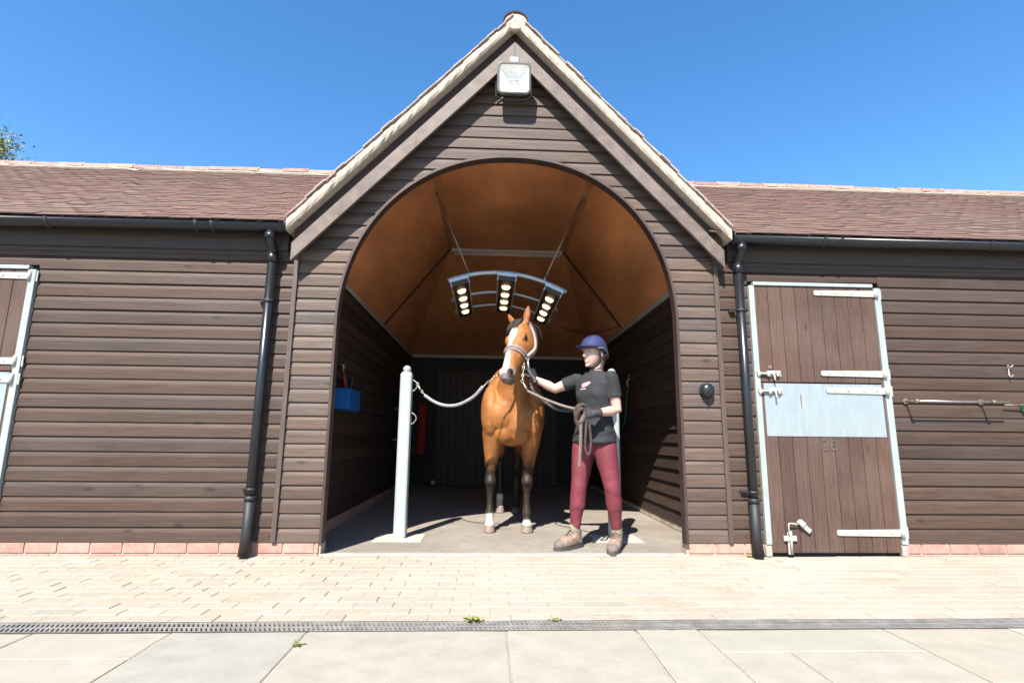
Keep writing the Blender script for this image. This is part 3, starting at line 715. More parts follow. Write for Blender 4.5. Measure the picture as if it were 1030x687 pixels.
# rail on the right-hand wall
B = thing('wall_rail', (3.7, -.03, 1.17), 'thin worn steel rail on two short brackets across the cladding right of the door', 'rail')
mb = MB(); mb.tube([(3.30, -.135, 1.165), (4.06, -.135, 1.165)], .0085, 10); mb.build('bar', M['steel'], B)
for x in (3.31, 3.93):
    mb = MB(); mb.tube([(x, -.02, 1.17), (x, -.135, 1.165)], .008, 8); mb.tube([(x, -.03, 1.17), (x, -.018, 1.17)], .022, 12); mb.tube([(x - .012, -.135, 1.165), (x + .012, -.135, 1.165)], .016, 10); mb.build('bracket', M['rust'], B)
G_ = thing('wall_catch', (4.25, -.03, 1.13), 'small green metal catch on the cladding at the far right edge', 'catch')
mb = MB(); mb.box((4.282, -.036, 1.13), (.05, .03, .06), bev=.005); mb.build('plate', M['green'], G_)
mb = MB(); mb.tube([(4.10, -.05, 1.150), (4.262, -.058, 1.150)], .0055, 8); mb.build('pin', M['rust'], G_)
H = thing('wall_hook', (4.2, -.03, 1.41), 'small pale double hook screwed to the cladding above the rail', 'hook')
mb = MB(); mb.box((4.2, -.028, 1.425), (.011, .006, .075), bev=.003); mb.build('back_plate', M['hinge'], H)
mb = MB(); mb.tube(bez([(4.2, -.03, 1.385), (4.2, -.05, 1.375), (4.2, -.06, 1.388)], 5), .0045, 8)
mb.build('prong', M['hinge'], H)
for s_ in (-1, 1): mb = MB(); mb.tube(bez([(4.2, -.03, 1.455), (4.2 + s_ * .012, -.045, 1.46), (4.2 + s_ * .022, -.05, 1.47)], 5), .004, 8); mb.build('prong', M['hinge'], H)

# heat lamps hung in the passage
A = thing('heat_lamp_rig', (.14, 1.6, 2.3), 'curved rig of three lit heat lamp panels hanging from the passage ceiling above the horse', 'heat lamp')
arcz = lambda x: 2.445 - .40 * (x - .125) ** 2 - .05 * (x - .125)
for y in (.90, 1.62, 2.2):
    mb = MB()
    pts = [(x, y, arcz(x)) for x in [lerp(-.42, .745, k / 24) for k in range(25)]]
    mb.tube(pts, .021 if y < 1 else .016, 10); mb.build('cross_bar', M['rig'], A)
for xc in (-.315, .163, .635):
    z = arcz(xc); sl_ = -.80 * (xc - .125) - .05; ang = math.atan(sl_); rm = rotm('Y', -math.degrees(ang)); c = V((xc, 1.56, z)) + rm @ V((0, 0, -.052))
    mb = MB(); mb.box(c, (.165, 1.36, .06), rm, .006)
    po = mb.build('lamp_panel', M['rigdark'], A)
    mb = MB(); mb.box(c + rm @ V((0, -.69, .026)), (.20, .035, .035), rm, .006)
    for s_ in (-1, 1): mb.box(c + rm @ V((s_ * .088, 0, 0)), (.010, 1.37, .075), rm, .003)
    mb.build('end_rail', M['rig'] if True else 0, po)
    for s_ in (-1, 1):
        for yy in (-.1, .5):
            if abs(xc) > .2 and (s_ < 0) == (xc < .1): mb = MB(); mb.tube([c + rm @ V((s_ * .09, yy, -.01)), c + rm @ V((s_ * .135, yy, -.01))], .012, 10); mb.build('thumb_screw', M['steel'], po)
    for k in range(4):
        cy = -.46 + k * .30
        mb = MB(); ax = rm @ V((0, 0, 1)); q = c + rm @ V((0, cy, -.034))
        mb.loft([(q + ax * .02, rm @ V((.044, 0, 0)), V((0, .046, 0))), (q, rm @ V((.044, 0, 0)), V((0, .046, 0))), (q - ax * .018, rm @ V((.034, 0, 0)), V((0, .034, 0)))], 20)
        mb.build('heat_bulb', M['bulb'], po)
for a, b in (((-.575, .90, CZ), (-.20, .90, 2.40)), ((.935, .98, CZ), (.52, .90, 2.37))):
    mb = MB(); a, b = V(a), V(b); mb.tube([a, b], .0065, 8); mb.tube([b - V((0, 0, .01)), b + (a - b) * .06], .016, 8)
    mb.tube([a + V((0, 0, -.03)), a], .02, 8); mb.build('hanger', M['steel'], A)
mb = MB(); mb.tube(bez([(.70, 2.2, 2.28), (.95, 2.25, 2.17), (1.35, 2.6, 2.2), (1.80, 2.84, 2.36)], 8), .006, 6); mb.build('cable', M['dullblack'], A)
L2 = thing('strip_light', (.21, 2.58, 3.24), 'long white strip light along the top of the passage ceiling, unlit', 'light')
mb = MB(); mb.box((.21, 2.585, 3.268), (1.46, .05, .045), bev=.006); mb.build('tray', M['fitting'], L2)
mb = MB(); mb.tube([(-.49, 2.57, 3.222), (.91, 2.57, 3.222)], .026, 14); mb.build('diffuser', M['fitting'], L2)
SN = thing('sensor_box', (1.80, 2.86, 2.36), 'small white sensor box on the pale wall head deep inside the passage', 'sensor')
mb = MB(); mb.box((1.805, 2.86, 2.385), (.05, .07, .09), bev=.01); mb.build('case', M['fitting'], SN)
mb = MB(); mb.ell((1.778, 2.85, 2.38), (.02, .024, .024)); mb.build('lens', M['lamptube'], SN)

# tether posts
def post(px, py, label):
    t = thing('tether_post', (px, py, .006), label, 'post', 'pale tether posts either side of the passage mouth')
    mb = MB(); mb.box((px, py, .71), (.105, .105, 1.41), bev=.018); mb.build('shaft', M['post'], t)
    mb = MB(); mb.tube([(px, py, 1.41), (px, py, 1.425)], .044, 20); mb.ell((px, py, 1.448), (.037, .037, .036)); mb.build('cap', M['post'], t)
    mb = MB(); mb.box((px + .0, py - .01, .0085), (.40, .34, .005)); mb.build('base_pad', M['pad'], t)
    s_ = 1 if px < 0 else -1
    for z in (1.31, 1.02):
        mb = MB(); mb.tube(bez([(px + s_ * .052, py - .012, z + .045), (px + s_ * .085, py - .015, z + .025), (px + s_ * .10, py - .018, z - .01), (px + s_ * .072, py - .015, z - .05), (px + s_ * .052, py - .012, z - .055)], 5), .006, 8); mb.build('ring', M['steel'], t)
    return t
post(-.735, .665, 'pale square tether post left of the horse, a grey rope clipped to its ring')
post(1.115, .655, 'pale square tether post half hidden behind the standing person')

# things on the passage walls
BX = thing('grooming_box', (-1.37, .98, 1.06), 'bright blue open box of brushes fixed to the dark left wall of the passage', 'box')
mb = MB()
x0, x1, y0, y1, z0, z1 = -1.405, -1.27, .80, 1.22, 1.09, 1.285
mb.box(((x0 + x1) / 2, (y0 + y1) / 2, z0 + .004), (x1 - x0, y1 - y0, .008)); 
for xx in (x0 + .004, x1 - .004): mb.box((xx, (y0 + y1) / 2, (z0 + z1) / 2), (.008, y1 - y0, z1 - z0), bev=.002)
for yy in (y0 + .004, y1 - .004): mb.box(((x0 + x1) / 2, yy, (z0 + z1) / 2), (x1 - x0 - .016, .008, z1 - z0), bev=.002)
mb.build('tub', M['blue'], BX)
mb = MB(); mb.tube([(-1.34, .98, 1.2), (-1.345, .86, 1.42)], .014, 8); mb.build('brush_handle', M['red'], BX)
mb = MB(); mb.tube([(-1.33, 1.08, 1.2), (-1.34, 1.1, 1.40)], .02, 8); mb.tube([(-1.33, 1.0, 1.2), (-1.35, .97, 1.39)], .012, 8); mb.box((-1.34, 1.12, 1.36), (.05, .07, .12), bev=.012); mb.build('brush', M['dullblack'], BX)
mb = MB(); mb.tube(bez([(-1.40, .90, 1.52), (-1.37, .90, 1.50), (-1.37, .93, 1.44)], 4), .008, 8); mb.ell((-1.385, .96, 1.50), (.02, .03, .03)); 
tag(mb.build('wall_peg', M['steel'], loc=(-1.385, .93, 1.48)), 'small metal peg on the dark wall above the blue box', 'peg')
RG = thing('hanging_rug', (-1.05, 4.0, .6), 'dark folded rug with a broad red edge hanging deep in the passage', 'rug')
mb = MB(); 
def drape(x0, x1, z0, z1, y, m, name):
    mb = MB(); n = 10; rings = []
    for k in range(n + 1):
        x = lerp(x0, x1, k / n); yy = y + .018 * math.sin(k * 1.9 + x * 9)
        rings.append([(x, yy - .012, z1), (x, yy - .014, lerp(z0, z1, .5)), (x, yy - .012, z0), (x, yy + .012, z0), (x, yy + .014, lerp(z0, z1, .5)), (x, yy + .012, z1)])
    mb.ring_loft(rings, sm=False); return mb.build(name, m, RG)
drape(-1.36, -1.055, .60, 1.33, 4.02, M['darkcloth'], 'fold'); drape(-1.052, -.935, .61, 1.34, 4.0, M['red'], 'edge')
mb = MB(); mb.tube([(-1.41, 4.01, 1.35), (-.92, 4.01, 1.35)], .012, 8); mb.build('arm', M['dullblack'], RG)
for z, nm in ((1.25, 'upper'), (.81, 'lower')):
    mb = MB(); mb.tube([(-1.40, 3.76, z), (-1.34, 3.76, z)], .012, 8); mb.ell((-1.33, 3.76, z), (.02, .026, .026))
    tag(mb.build('rug_peg', M['steel'], loc=(-1.37, 3.76, z)), nm + ' of two small steel pegs on the left passage wall behind the post', 'peg', 'steel pegs on the left passage wall')
mb = MB(); mb.ring_loft([[(-.93 + r_ * math.cos(a), 5.28 + r_ * math.sin(a), z) for a in [2 * math.pi * k / 20 for k in range(20)]] for r_, z in ((.055, .008), (.07, .14), (.062, .14), (.05, .03))])
tag(mb.build('small_bucket', M['steel'], loc=(-.93, 5.28, .006)), 'small grey metal pail on the floor at the back of the passage', 'pail')
HS = thing('garden_hose', (1.78, 3.3, .9), 'dark green hose coiled on the right passage wall behind the person', 'hose')
mb = MB()
for k in range(5):
    mb.tube([(1.79 - .012 * k, 3.32 + (.25 + .012 * (k % 3)) * math.cos(a), 1.20 + (.27 + .012 * (k % 2)) * math.sin(a)) for a in [2 * math.pi * q / 32 for q in range(33)]], .014, 8)
mb.tube(bez([(1.78, 2.58, 1.50), (1.76, 2.6, 1.42), (1.76, 2.72, 1.1), (1.77, 2.95, .97), (1.77, 3.2, .95)], 8), .013, 8); mb.build('coil', M['hose'], HS)
mb = MB(); mb.tube([(1.84, 3.32, 1.40), (1.70, 3.32, 1.42)], .02, 8); mb.build('hanger', M['dullblack'], HS)
TP = thing('tap', (1.82, 2.58, 1.55), 'small brass tap on the right passage wall feeding the green hose', 'tap')
mb = MB(); mb.tube([(1.835, 2.58, 1.60), (1.78, 2.58, 1.60), (1.765, 2.58, 1.58), (1.765, 2.58, 1.50)], .012, 8); mb.tube([(1.835, 2.58, 1.35), (1.835, 2.58, 1.9)], .009, 8); mb.build('spout', M['steel'], TP)
mb = MB(); mb.tube([(1.785, 2.58, 1.60), (1.785, 2.58, 1.64)], .008, 8); mb.tube([(1.785, 2.545, 1.645), (1.785, 2.615, 1.645)], .009, 8); mb.build('handle', M['steel'], TP)

# weeds along the drain and the flags
def weed(x, y, r, n, label):
    mb = MB()
    for k in range(n):
        a = random.uniform(0, 2 * math.pi); ln = random.uniform(.4, 1) * r; d_ = V((math.cos(a), math.sin(a), 0)); s_ = V((-d_.y, d_.x, 0)) * ln * .28
        b = V((x + random.gauss(0, r * .45), y + random.gauss(0, r * .18), .001)); h = random.uniform(.15, .6) * ln; t = random.uniform(.7, 1.5)
        mb.add([b, b + d_ * ln * .5 + s_ + V((0, 0, h)), b + d_ * ln + V((0, 0, h * .8)), b + d_ * ln * .5 - s_ + V((0, 0, h))], [(0, 1, 2, 3)], (t, t, t * .8))
    tag(mb.build('weed', M['weed'], loc=(x, y, 0), fix=False), label, 'weed', 'small weeds in the paving joints')
weed(-.053, -1.413, .038, 40, 'small green weed at the paver edge of the drain, in front of the horse')
weed(.335, -1.413, .03, 14, 'sparse dry weed at the edge of the drain, right of the greener one')
weed(-.775, -1.70, .028, 18, 'small dry weed growing in a joint between the stone flags')
weed(1.955, -.035, .03, 14, 'tiny dry weed at the foot of the right-hand drainpipe')

# tree beyond the left roof
TR = thing('tree', (-15.75, 11, -.06), 'leafy yellow green tree showing just above the left roof ridge', 'tree')
tx, ty = -15.75, 11.
mb = MB(); mb.tube([(tx, ty, -.06), (tx + .1, ty, 2), (tx + .05, ty + .1, 4.5), (tx + .2, ty, 8.6)], [.3, .24, .17, .05], 10)
tips = []
for k in range(16):
    a = k * 2.4; h = 3.6 + k * .30; ln = random.uniform(1.5, 2.4) * (1 - .035 * k)
    e = V((tx + math.cos(a) * ln, ty + math.sin(a) * ln, h + 1.3 + random.uniform(-.2, .5))); mb.tube(bez([(tx + .06, ty, h), (tx + math.cos(a) * ln * .5, ty + math.sin(a) * ln * .5, h + .5), e], 4), [.08, .07, .06, .055, .05, .04, .03, .022, .012], 6); tips.append(e)
    tips.append(V((tx + math.cos(a) * ln * .55, ty + math.sin(a) * ln * .55, h + .9)))
tips += [V((-14.75, 11, 8.95)), V((-15.05, 10.9, 8.7)), V((-14.95, 11.1, 9.2))]
mb.build('trunk', M['bark'], TR)
mb = MB()
for e in tips:
    cr = random.uniform(.45, .75); tone = random.uniform(.7, 1.35)
    for q in range(620):
        p = e + V((random.gauss(0, cr * .5), random.gauss(0, cr * .5), random.gauss(0, cr * .36))); d_ = V((random.gauss(0, 1), random.gauss(0, 1), random.gauss(0, .6))).normalized(); s_ = d_.cross(V((random.gauss(0, 1), random.gauss(0, 1), random.gauss(0, 1)))).normalized()
        ln = random.uniform(.05, .10); t = tone * random.uniform(.75, 1.3); yel = random.uniform(.9, 1.35)
        mb.add([p, p + d_ * ln * .5 + s_ * ln * .3, p + d_ * ln, p + d_ * ln * .5 - s_ * ln * .3], [(0, 1, 2, 3)], (t * yel, t, t * .9))
mb.build('crown', M['leaf'], TR, fix=False)

# ------------------------------------------------------------------ the horse
HP0, HP1 = V((.236, .565, 1.895)), V((.108, .305, 1.362))
ha = HP1 - HP0; HL = ha.length; ha.normalize()
hn = V((-.60, -.67, .42)); hn = (hn - ha * hn.dot(ha)).normalized(); hl = hn.cross(ha).normalized()
if hl.x < 0: hl = -hl
def hp(t, u, h): return HP0 + ha * (t * HL) + hl * u + hn * h
HW = [(-.05, .066), (.05, .090), (.14, .106), (.25, .114), (.36, .113), (.46, .099), (.56, .081), (.68, .065), (.8, .059), (.9, .063), (.97, .055), (1.02, .036)]
HD = [(-.05, .075), (.05, .10), (.14, .122), (.25, .138), (.36, .138), (.46, .122), (.56, .104), (.68, .083), (.8, .070), (.9, .066), (.97, .058), (1.02, .036)]
hw = lambda t: interp(HW, t); hd = lambda t: interp(HD, t)
mb = MB()
secs = []
for k in range(28):
    t = -.05 + 1.07 * k / 27; w_, d_ = hw(t), hd(t); h0 = -.006 - .012 * sstep(.1, -.05, t) - (.016 * sstep(.93, 1.03, t))
    secs.append((hp(t, 0, h0 - d_), hl * w_, hn * d_))
mb.loft(secs, 28, ex=2.25)
for s_ in (-1, 1):
    mb.ell(hp(.27, s_ * .083, -.165), (.032, .075, .085), Matrix((hl, hn, ha)).transposed())      # jowl
    mb.ell(hp(.275, s_ * .090, -.050), (.021, .026, .050), Matrix((hl, hn, ha)).transposed())      # brow
    mb.ell(hp(.50, s_ * .072, -.075), (.010, .014, .085), Matrix((hl, hn, ha)).transposed())      # cheek ridge
    mb.ell(hp(.91, s_ * .046, -.032), (.026, .030, .042), Matrix((hl, hn, ha)).transposed())      # nostril
    e = (-ha * .95 + hn * .06 + hl * s_ * (.62 if s_ < 0 else -.02)).normalized(); b = hp(-.02, s_ * .064, -.060); sd_ = (hl * .92 - hn * .2 * s_).normalized(); th_ = e.cross(sd_).normalized()
    mb.loft([(b - e * .03, sd_ * .028, th_ * .026), (b + e * .03, sd_ * .034, th_ * .026), (b + e * .085, sd_ * .036, th_ * .022), (b + e * .135, sd_ * .027, th_ * .018), (b + e * .172, sd_ * .014, th_ * .012), (b + e * .192, sd_ * .005, th_ * .006)], 14)
mb.ell(hp(.955, 0, -.118), (.040, .034, .042), Matrix((hl, hn, ha)).transposed())
mb.ell(hp(1.0, 0, -.075), (.045, .045, .026), Matrix((hl, hn, ha)).transposed())
# neck
def sec(c, lat, dv): return (V(c), V(lat), V(dv))
mb.loft([sec(hp(.02, 0, -.10), hl * .06, hn * .08), sec((.258, .685, 1.80), (.078, -.012, 0), (0, -.115, .075)), sec((.256, .77, 1.66), (.098, -.008, 0), (0, -.155, .09)),
         sec((.250, .86, 1.49), (.125, 0, 0), (0, -.20, .10)), sec((.245, .97, 1.34), (.165, 0, 0), (0, -.25, .11)), sec((.24, 1.06, 1.21), (.20, 0, 0), (0, -.285, .09)), sec((.235, 1.07, 1.06), (.21, 0, 0), (0, -.265, .04))], 24)
# trunk
TRK = [(.80, 1.06, .10, .13), (.83, 1.05, .17, .20), (.88, 1.06, .225, .265), (.96, 1.12, .262, .345), (1.1, 1.17, .272, .40), (1.3, 1.17, .285, .385), (1.55, 1.15, .315, .37), (1.8, 1.17, .32, .345), (2.05, 1.21, .29, .325), (2.25, 1.22, .25, .30), (2.42, 1.19, .19, .24), (2.52, 1.16, .10, .14)]
mb.loft([((.232 + .03 * (y - .8), y, z), (a, 0, 0), (0, 0, b)) for y, z, a, b in TRK], 28, ex=2.1)
for s_ in (-1, 1):
    mb.ell((.232 + s_ * .112, .842, 1.045), (.118, .066, .135), rotm('Y', s_ * 18))    # breast
    mb.ell((.232 + s_ * .08, .87, .90), (.09, .075, .10))
    mb.ell((.232 + s_ * .215, .875, 1.12), (.062, .075, .11))                         # point of the shoulder
    mb.ell((.232 + s_ * .205, .98, 1.09), (.10, .19, .27), rotm('X', -14))          # shoulder
    mb.ell((.26 + s_ * .17, 2.18, 1.08), (.13, .24, .26))                            # quarters
def limb(js): mb.loft([((x, y, z), (a, 0, 0), (0, b, 0)) for x, y, z, a, b in js], 20, ex=2.1)
for s_, hx in ((-1, .030), (1, .372)):
    x = lambda t: lerp(.232 + s_ * .185, hx, t)
    limb([(x(0), .97, 1.02, .10, .15), (x(.15), .98, .88, .098, .135), (x(.3), 1.0, .78, .085, .11), (x(.5), 1.015, .68, .068, .085), (x(.7), 1.02, .58, .054, .066), (x(.85), 1.02, .515, .047, .054),
          (x(.92), 1.01, .482, .053, .060), (x(.93), 1.00, .458, .056, .064), (x(.94), 1.00, .430, .053, .059), (x(.95), 1.015, .405, .045, .052), (x(.97), 1.02, .375, .037, .047), (hx, 1.03, .345, .033, .044), (hx, 1.03, .25, .030, .043), (hx, 1.025, .205, .037, .050), (hx, 1.02, .172, .048, .056), (hx, 1.008, .140, .038, .046), (hx, .985, .105, .033, .040), (hx, .975, .082, .045, .052), (hx, .968, .068, .052, .058)])
    limb([(hx, .972, .078, .044, .052), (hx, .966, .05, .050, .058), (hx, .958, .018, .055, .064), (hx, .955, .007, .056, .065)])
for s_, hx, hy in ((-1, .150, 2.30), (1, .335, 2.24)):
    x = lambda t: lerp(.27 + s_ * .16, hx, t)
    limb([(x(0), 2.16, 1.12, .13, .25), (x(.1), 2.10, .98, .125, .21), (x(.25), 2.08, .88, .11, .16), (x(.45), 2.15, .76, .075, .105), (x(.65), 2.26, .655, .055, .075), (x(.8), 2.345, .575, .048, .068), (x(.88), 2.355, .525, .05, .066), (x(.94), 2.34, .47, .044, .055),
          (hx, hy + .03, .40, .036, .044), (hx, hy + .02, .29, .033, .040), (hx, hy + .02, .20, .040, .047), (hx, hy + .01, .165, .043, .048), (hx, hy - .02, .125, .036, .040), (hx, hy - .04, .09, .038, .042), (hx, hy - .05, .07, .046, .052)])
    limb([(hx, hy - .05, .076, .045, .052), (hx, hy - .055, .05, .050, .057), (hx, hy - .06, .018, .054, .062), (hx, hy - .062, .007, .055, .063)])
BAY, BAYD, BLK, WHT = V((.47, .185, .056)), V((.30, .103, .031)), V((.022, .019, .018)), V((.72, .64, .57))
def coat(p):
    nz = noise.noise(p * 7) * .5 + noise.noise(p * 19) * .25
    c = BAY.lerp(BAYD, max(0, min(1, .35 + nz * .9 + .5 * sstep(1.25, 1.7, p.z) * 0)))
    hindq = p.y > 1.7
    q = p - HP0; t = q.dot(ha) / HL; u = q.dot(hl); h = q.dot(hn)
    head = -.35 < t < 1.2 and abs(u) < .17 and -.36 < h < .12 and p.z > 1.2 and p.y < .80
    if p.z < .86 and not head:
        zb = .60 if not hindq else .66
        k = sstep(zb + .10 + nz * .10, zb - .06 + nz * .1, p.z); c = c.lerp(BLK, k * .96)
        sock = (.165 if p.x < .2 else .112) if not hindq else (.20 if p.x < .24 else 0)
        if p.z > .075: c = c.lerp(WHT, sstep(sock + .012 + nz * .03, sock - .012 + nz * .03, p.z))
        else: c = V((.30, .225, .18)) * (1 + nz * .5) * (1 + .25 * math.sin(p.z * 420)) if not (hindq and p.x > .24) else V((.12, .10, .09))
    if head:
        if t < -.04 and abs(u) > .02:                                   # ears: dark edges
            c = c.lerp(BLK, .25 + .3 * max(0, nz))
        wz = interp([(.05, .0), (.12, .022), (.19, .047), (.28, .045), (.38, .026), (.48, .021), (.58, .026), (.68, .033), (.8, .040), (.9, .043), (1.1, .04)], t)
        u0 = interp([(.1, -.012), (.3, -.012), (.5, -.006), (.75, -.008), (1, -.006)], t)
        if h > -.085 and t > .06: c = c.lerp(WHT, sstep(wz + .008, wz - .008, abs(u - u0) + nz * .010))
        if t > .74: c = c.lerp(V((.50, .36, .29)), sstep(.74, .88, t) * sstep(.03, .055, abs(u)) * .75)
        if t > .9: c = c.lerp(V((.15, .12, .115)), sstep(.90, .975, t + nz * .05 + (.03 if h < -.06 else 0)) * .9)
        for s_ in (-1, 1):
            r_ = (p - hp(.915, s_ * .058, -.022)); rr = math.sqrt((r_.dot(ha) / .030) ** 2 + (r_.dot(hl) / .024) ** 2 + (r_.dot(hn) / .030) ** 2); c = c.lerp(V((.022, .016, .015)), sstep(1.05, .72, rr))
        c = c.lerp(BAYD * .8, .55 * sstep(.05, .02, (p - hp(.30, .1 if u > 0 else -.1, -.065)).length) * sstep(.01, .03, abs(u)))
    return c
HO = thing('horse', (.24, 1.4, .006), 'bay horse with a white blaze and black legs facing out of the passage', 'horse')
hb = blob(mb, 'body', M['coat'], HO, .0085, 5, coat, wrinkle=lambda p: (.004 * noise.noise((p.x * 9, p.y * 9, p.z * 6)) if p.z < 1.45 and p.y > .7 else 0))
for s_ in (-1, 1):
    mb = MB(); mb.ell(hp(.295, s_ * .1035, -.062), (.013, .019, .023), Matrix((hl, hn, ha)).transposed()); mb.build('eye', M['eye'], HO)
def lock(mb, p, d0, d1, ln, w_, n=6):
    pts = []; q = V(p)
    for k in range(n + 1):
        t = k / n; pts.append(q.copy()); q = q + (V(d0).lerp(V(d1), sstep(0, .6, t))).normalized() * ln / n
    mb.tube(pts, [w_ * (1 - .75 * (k / n) ** 2) for k in range(n + 1)], 5, flat=.5)
mb = MB(); mb.ell(hp(.030, -.010, -.034), (.066, .030, .066), Matrix((hl, hn, ha)).transposed())
for k in range(190):
    u = random.uniform(-.065, .05); b = hp(-.045 + random.uniform(-.02, .08), u, -.028 + random.uniform(-.02, .008))
    lock(mb, b, hn * .45 - hl * .2 + ha * .6, ha * 1 - hl * random.uniform(.25, .7) - hn * .22, random.uniform(.07, .115), .011)
mb.build('forelock', M['hair'], HO)
mb = MB()
crest = [hp(-.03, .0, -.16), V((.262, .80, 1.865)), V((.262, .92, 1.74)), V((.258, 1.05, 1.63)), V((.252, 1.16, 1.58))]
cr = bez(crest, 12)
for k in range(130):
    p = random.choice(cr) + V((random.gauss(0, .008), random.gauss(0, .012), random.gauss(.0, .008)))
    lock(mb, p, (.7, -.25, .35), (.28, -.16, -1), random.uniform(.14, .26), .010)
mb.build('mane', M['hair'], HO)
mb = MB()
for k in range(70):
    a = random.uniform(0, 6.28); r_ = random.uniform(0, .035)
    lock(mb, (.285 + r_ * math.cos(a), 2.50 + r_ * math.sin(a), 1.34), (random.gauss(0, .25), .8, .1), (random.gauss(0, .06), random.gauss(.0, .04), -1), random.uniform(.6, .92), .013, 8)
mb.build('tail', M['hair'], HO)
# headcollar
def band(mb, pts, nrm, w_, th, closed=False):
    m = len(pts); rings = []
    for i in range(m):
        a, b = (pts[(i - 1) % m], pts[(i + 1) % m]) if closed else (pts[max(i - 1, 0)], pts[min(i + 1, m - 1)])
        tg = (b - a).normalized(); nn_ = nrm[i].normalized(); s_ = tg.cross(nn_).normalized()
        rings.append([pts[i] + s_ * w_ / 2 - nn_ * th * .3, pts[i] + s_ * w_ / 2 + nn_ * th * .4, pts[i] + s_ * w_ * .3 + nn_ * th, pts[i] - s_ * w_ * .3 + nn_ * th, pts[i] - s_ * w_ / 2 + nn_ * th * .4, pts[i] - s_ * w_ / 2 - nn_ * th * .3])
    if closed: rings.append(rings[0])
    mb.ring_loft(rings, caps=not closed)
def hsec(t, a, off=.006):
    ca, sa = math.cos(a), math.sin(a); k = 2 / 2.25; w_, d_ = hw(t) + off, hd(t) + off
    c = abs(ca) ** k * (1 if ca > 0 else -1); s_ = abs(sa) ** k * (1 if sa > 0 else -1)
    return hp(t, w_ * c, -.006 - hd(t) + d_ * s_), (hl * ca + hn * sa)
HC = HO
def ringline(f, n=48, closed=True):
    pp = [f(2 * math.pi * k / n) for k in range(n)]; return [p for p, _ in pp], [q for _, q in pp]
mb = MB(); ps, ns = ringline(lambda a: hsec(.50 + .055 * (1 - math.sin(a)) * .5, a, .005)); band(mb, ps, ns, .050, .006, True)
nb = mb.build('headcollar', M['fleece'], HO)
mb = MB(); ps, ns = ringline(lambda a: hsec(.50 + .055 * (1 - math.sin(a)) * .5, a, .010)); band(mb, ps, ns, .030, .006, True); mb.build('noseband', M['strap'], nb)
RING = {}
for s_ in (-1, 1):
    path = [hsec(.545, R(-20), .008), hsec(.45, R(-22), .010), hsec(.34, R(-24), .012), hsec(.22, R(-22), .012), hsec(.10, R(-20), .012), hsec(.0, R(-18), .012), hsec(-.05, R(10), .012)]
    if s_ < 0: path = [(p - hl * 2 * ((p - HP0).dot(hl)), q - hl * 2 * q.dot(hl)) for p, q in path]
    pts = bez([p for p, _ in path], 6); nn2 = [hl * s_] * len(pts)
    mb = MB(); band(mb, pts, nn2, .044, .007); ck = mb.build('cheekpiece', M['fleece'], nb)
    mb = MB(); band(mb, [p + hl * s_ * .005 for p in pts], nn2, .018, .005); mb.build('strap', M['strap'], nb)
    c, q = hsec(.555, R(-24), .018); c = c if s_ > 0 else c - hl * 2 * ((c - HP0).dot(hl)); RING[s_] = c
    mb = MB(); tr_ = [c + ha * .022 * math.cos(a) + hn * .022 * math.sin(a) for a in [2 * math.pi * k / 20 for k in range(21)]]; mb.tube(tr_, .0045, 8); mb.tube([c - hl * .004, c + hl * .004], .010, 10); mb.build('ring', M['steel'], nb)
mb = MB(); ps = []; ns = []
for k in range(25):
    a = R(-24 - (180 - 48) * k / 24); p, q = hsec(.36 - .10 * abs(math.cos(a)), a, .012); ps.append(p); ns.append(q)
band(mb, ps, ns, .022, .006); mb.build('throat_strap', M['strap'], nb)
mb = MB(); ps = []
for k in range(13):
    a = R(10 + 160 * k / 12); p, q = hsec(-.055, a, .012); ps.append(p - hn * .075)
band(mb, ps, [hn] * 13, .030, .007); mb.build('crownpiece', M['strap'], nb)

# ------------------------------------------------------------------ ropes
def chain(mb, a, b, n, r=.008):
    a, b = V(a), V(b); d_ = (b - a) / n; t = d_.normalized(); s_ = t.cross(V((0, 1, .3))).normalized(); o_ = t.cross(s_)
    for k in range(n):
        c = a + d_ * (k + .5); w_ = s_ if k % 2 else o_
        mb.tube([c + t * d_.length * .62 * math.cos(q) + w_ * r * math.sin(q) for q in [2 * math.pi * i / 12 for i in range(13)]], .0028, 6)
def clip(mb, a, b):
    a, b = V(a), V(b); m = a.lerp(b, .5); mb.tube([a, a.lerp(b, .3), m, b], [.004, .010, .010, .004], 8)
    s_ = (b - a).normalized(); o_ = s_.cross(V((0, 1, .2))).normalized(); mb.tube([b + s_ * .014 * math.cos(q) + o_ * .012 * math.sin(q) for q in [2 * math.pi * i / 14 for i in range(15)]], .0035, 6)
XT = thing('cross_tie', (-.4, .55, 1.2), 'grey tube covered tie sagging from the left post to the headcollar', 'tie rope', 'cross ties between the posts and the headcollar')
lr = RING[-1]
mb = MB(); tb = bez([(-.565, .62, 1.215), (-.47, .60, 1.155), (-.37, .57, 1.125), (-.255, .54, 1.135), (-.13, .49, 1.20), (-.05, .455, 1.285)], 8); mb.tube(tb, .0145, 12); mb.build('tube', M['rope_grey'], XT)
mb = MB(); chain(mb, (-.565, .62, 1.22), (-.60, .635, 1.26), 2); clip(mb, (-.60, .635, 1.255), (-.635, .645, 1.315)); mb.build('post_clip', M['steel'], XT)
mb = MB(); chain(mb, (-.05, .455, 1.285), V((-.05, .455, 1.285)).lerp(lr, .5), 4); clip(mb, V((-.05, .455, 1.285)).lerp(lr, .5), lr); mb.build('head_clip', M['steel'], XT)
rr_ = RING[1]
XT = thing('cross_tie', (.6, .5, 1.1), 'dark tube covered tie running from the headcollar past the held rope to the right post', 'tie rope', 'cross ties between the posts and the headcollar')
mb = MB(); tb = bez([(.365, .46, 1.29), (.42, .47, 1.225), (.50, .49, 1.155), (.60, .52, 1.105), (.72, .56, 1.095), (.85, .59, 1.13), (.96, .62, 1.20)], 8); mb.tube(tb, .0145, 12); mb.build('tube', M['rope_dark'], XT)
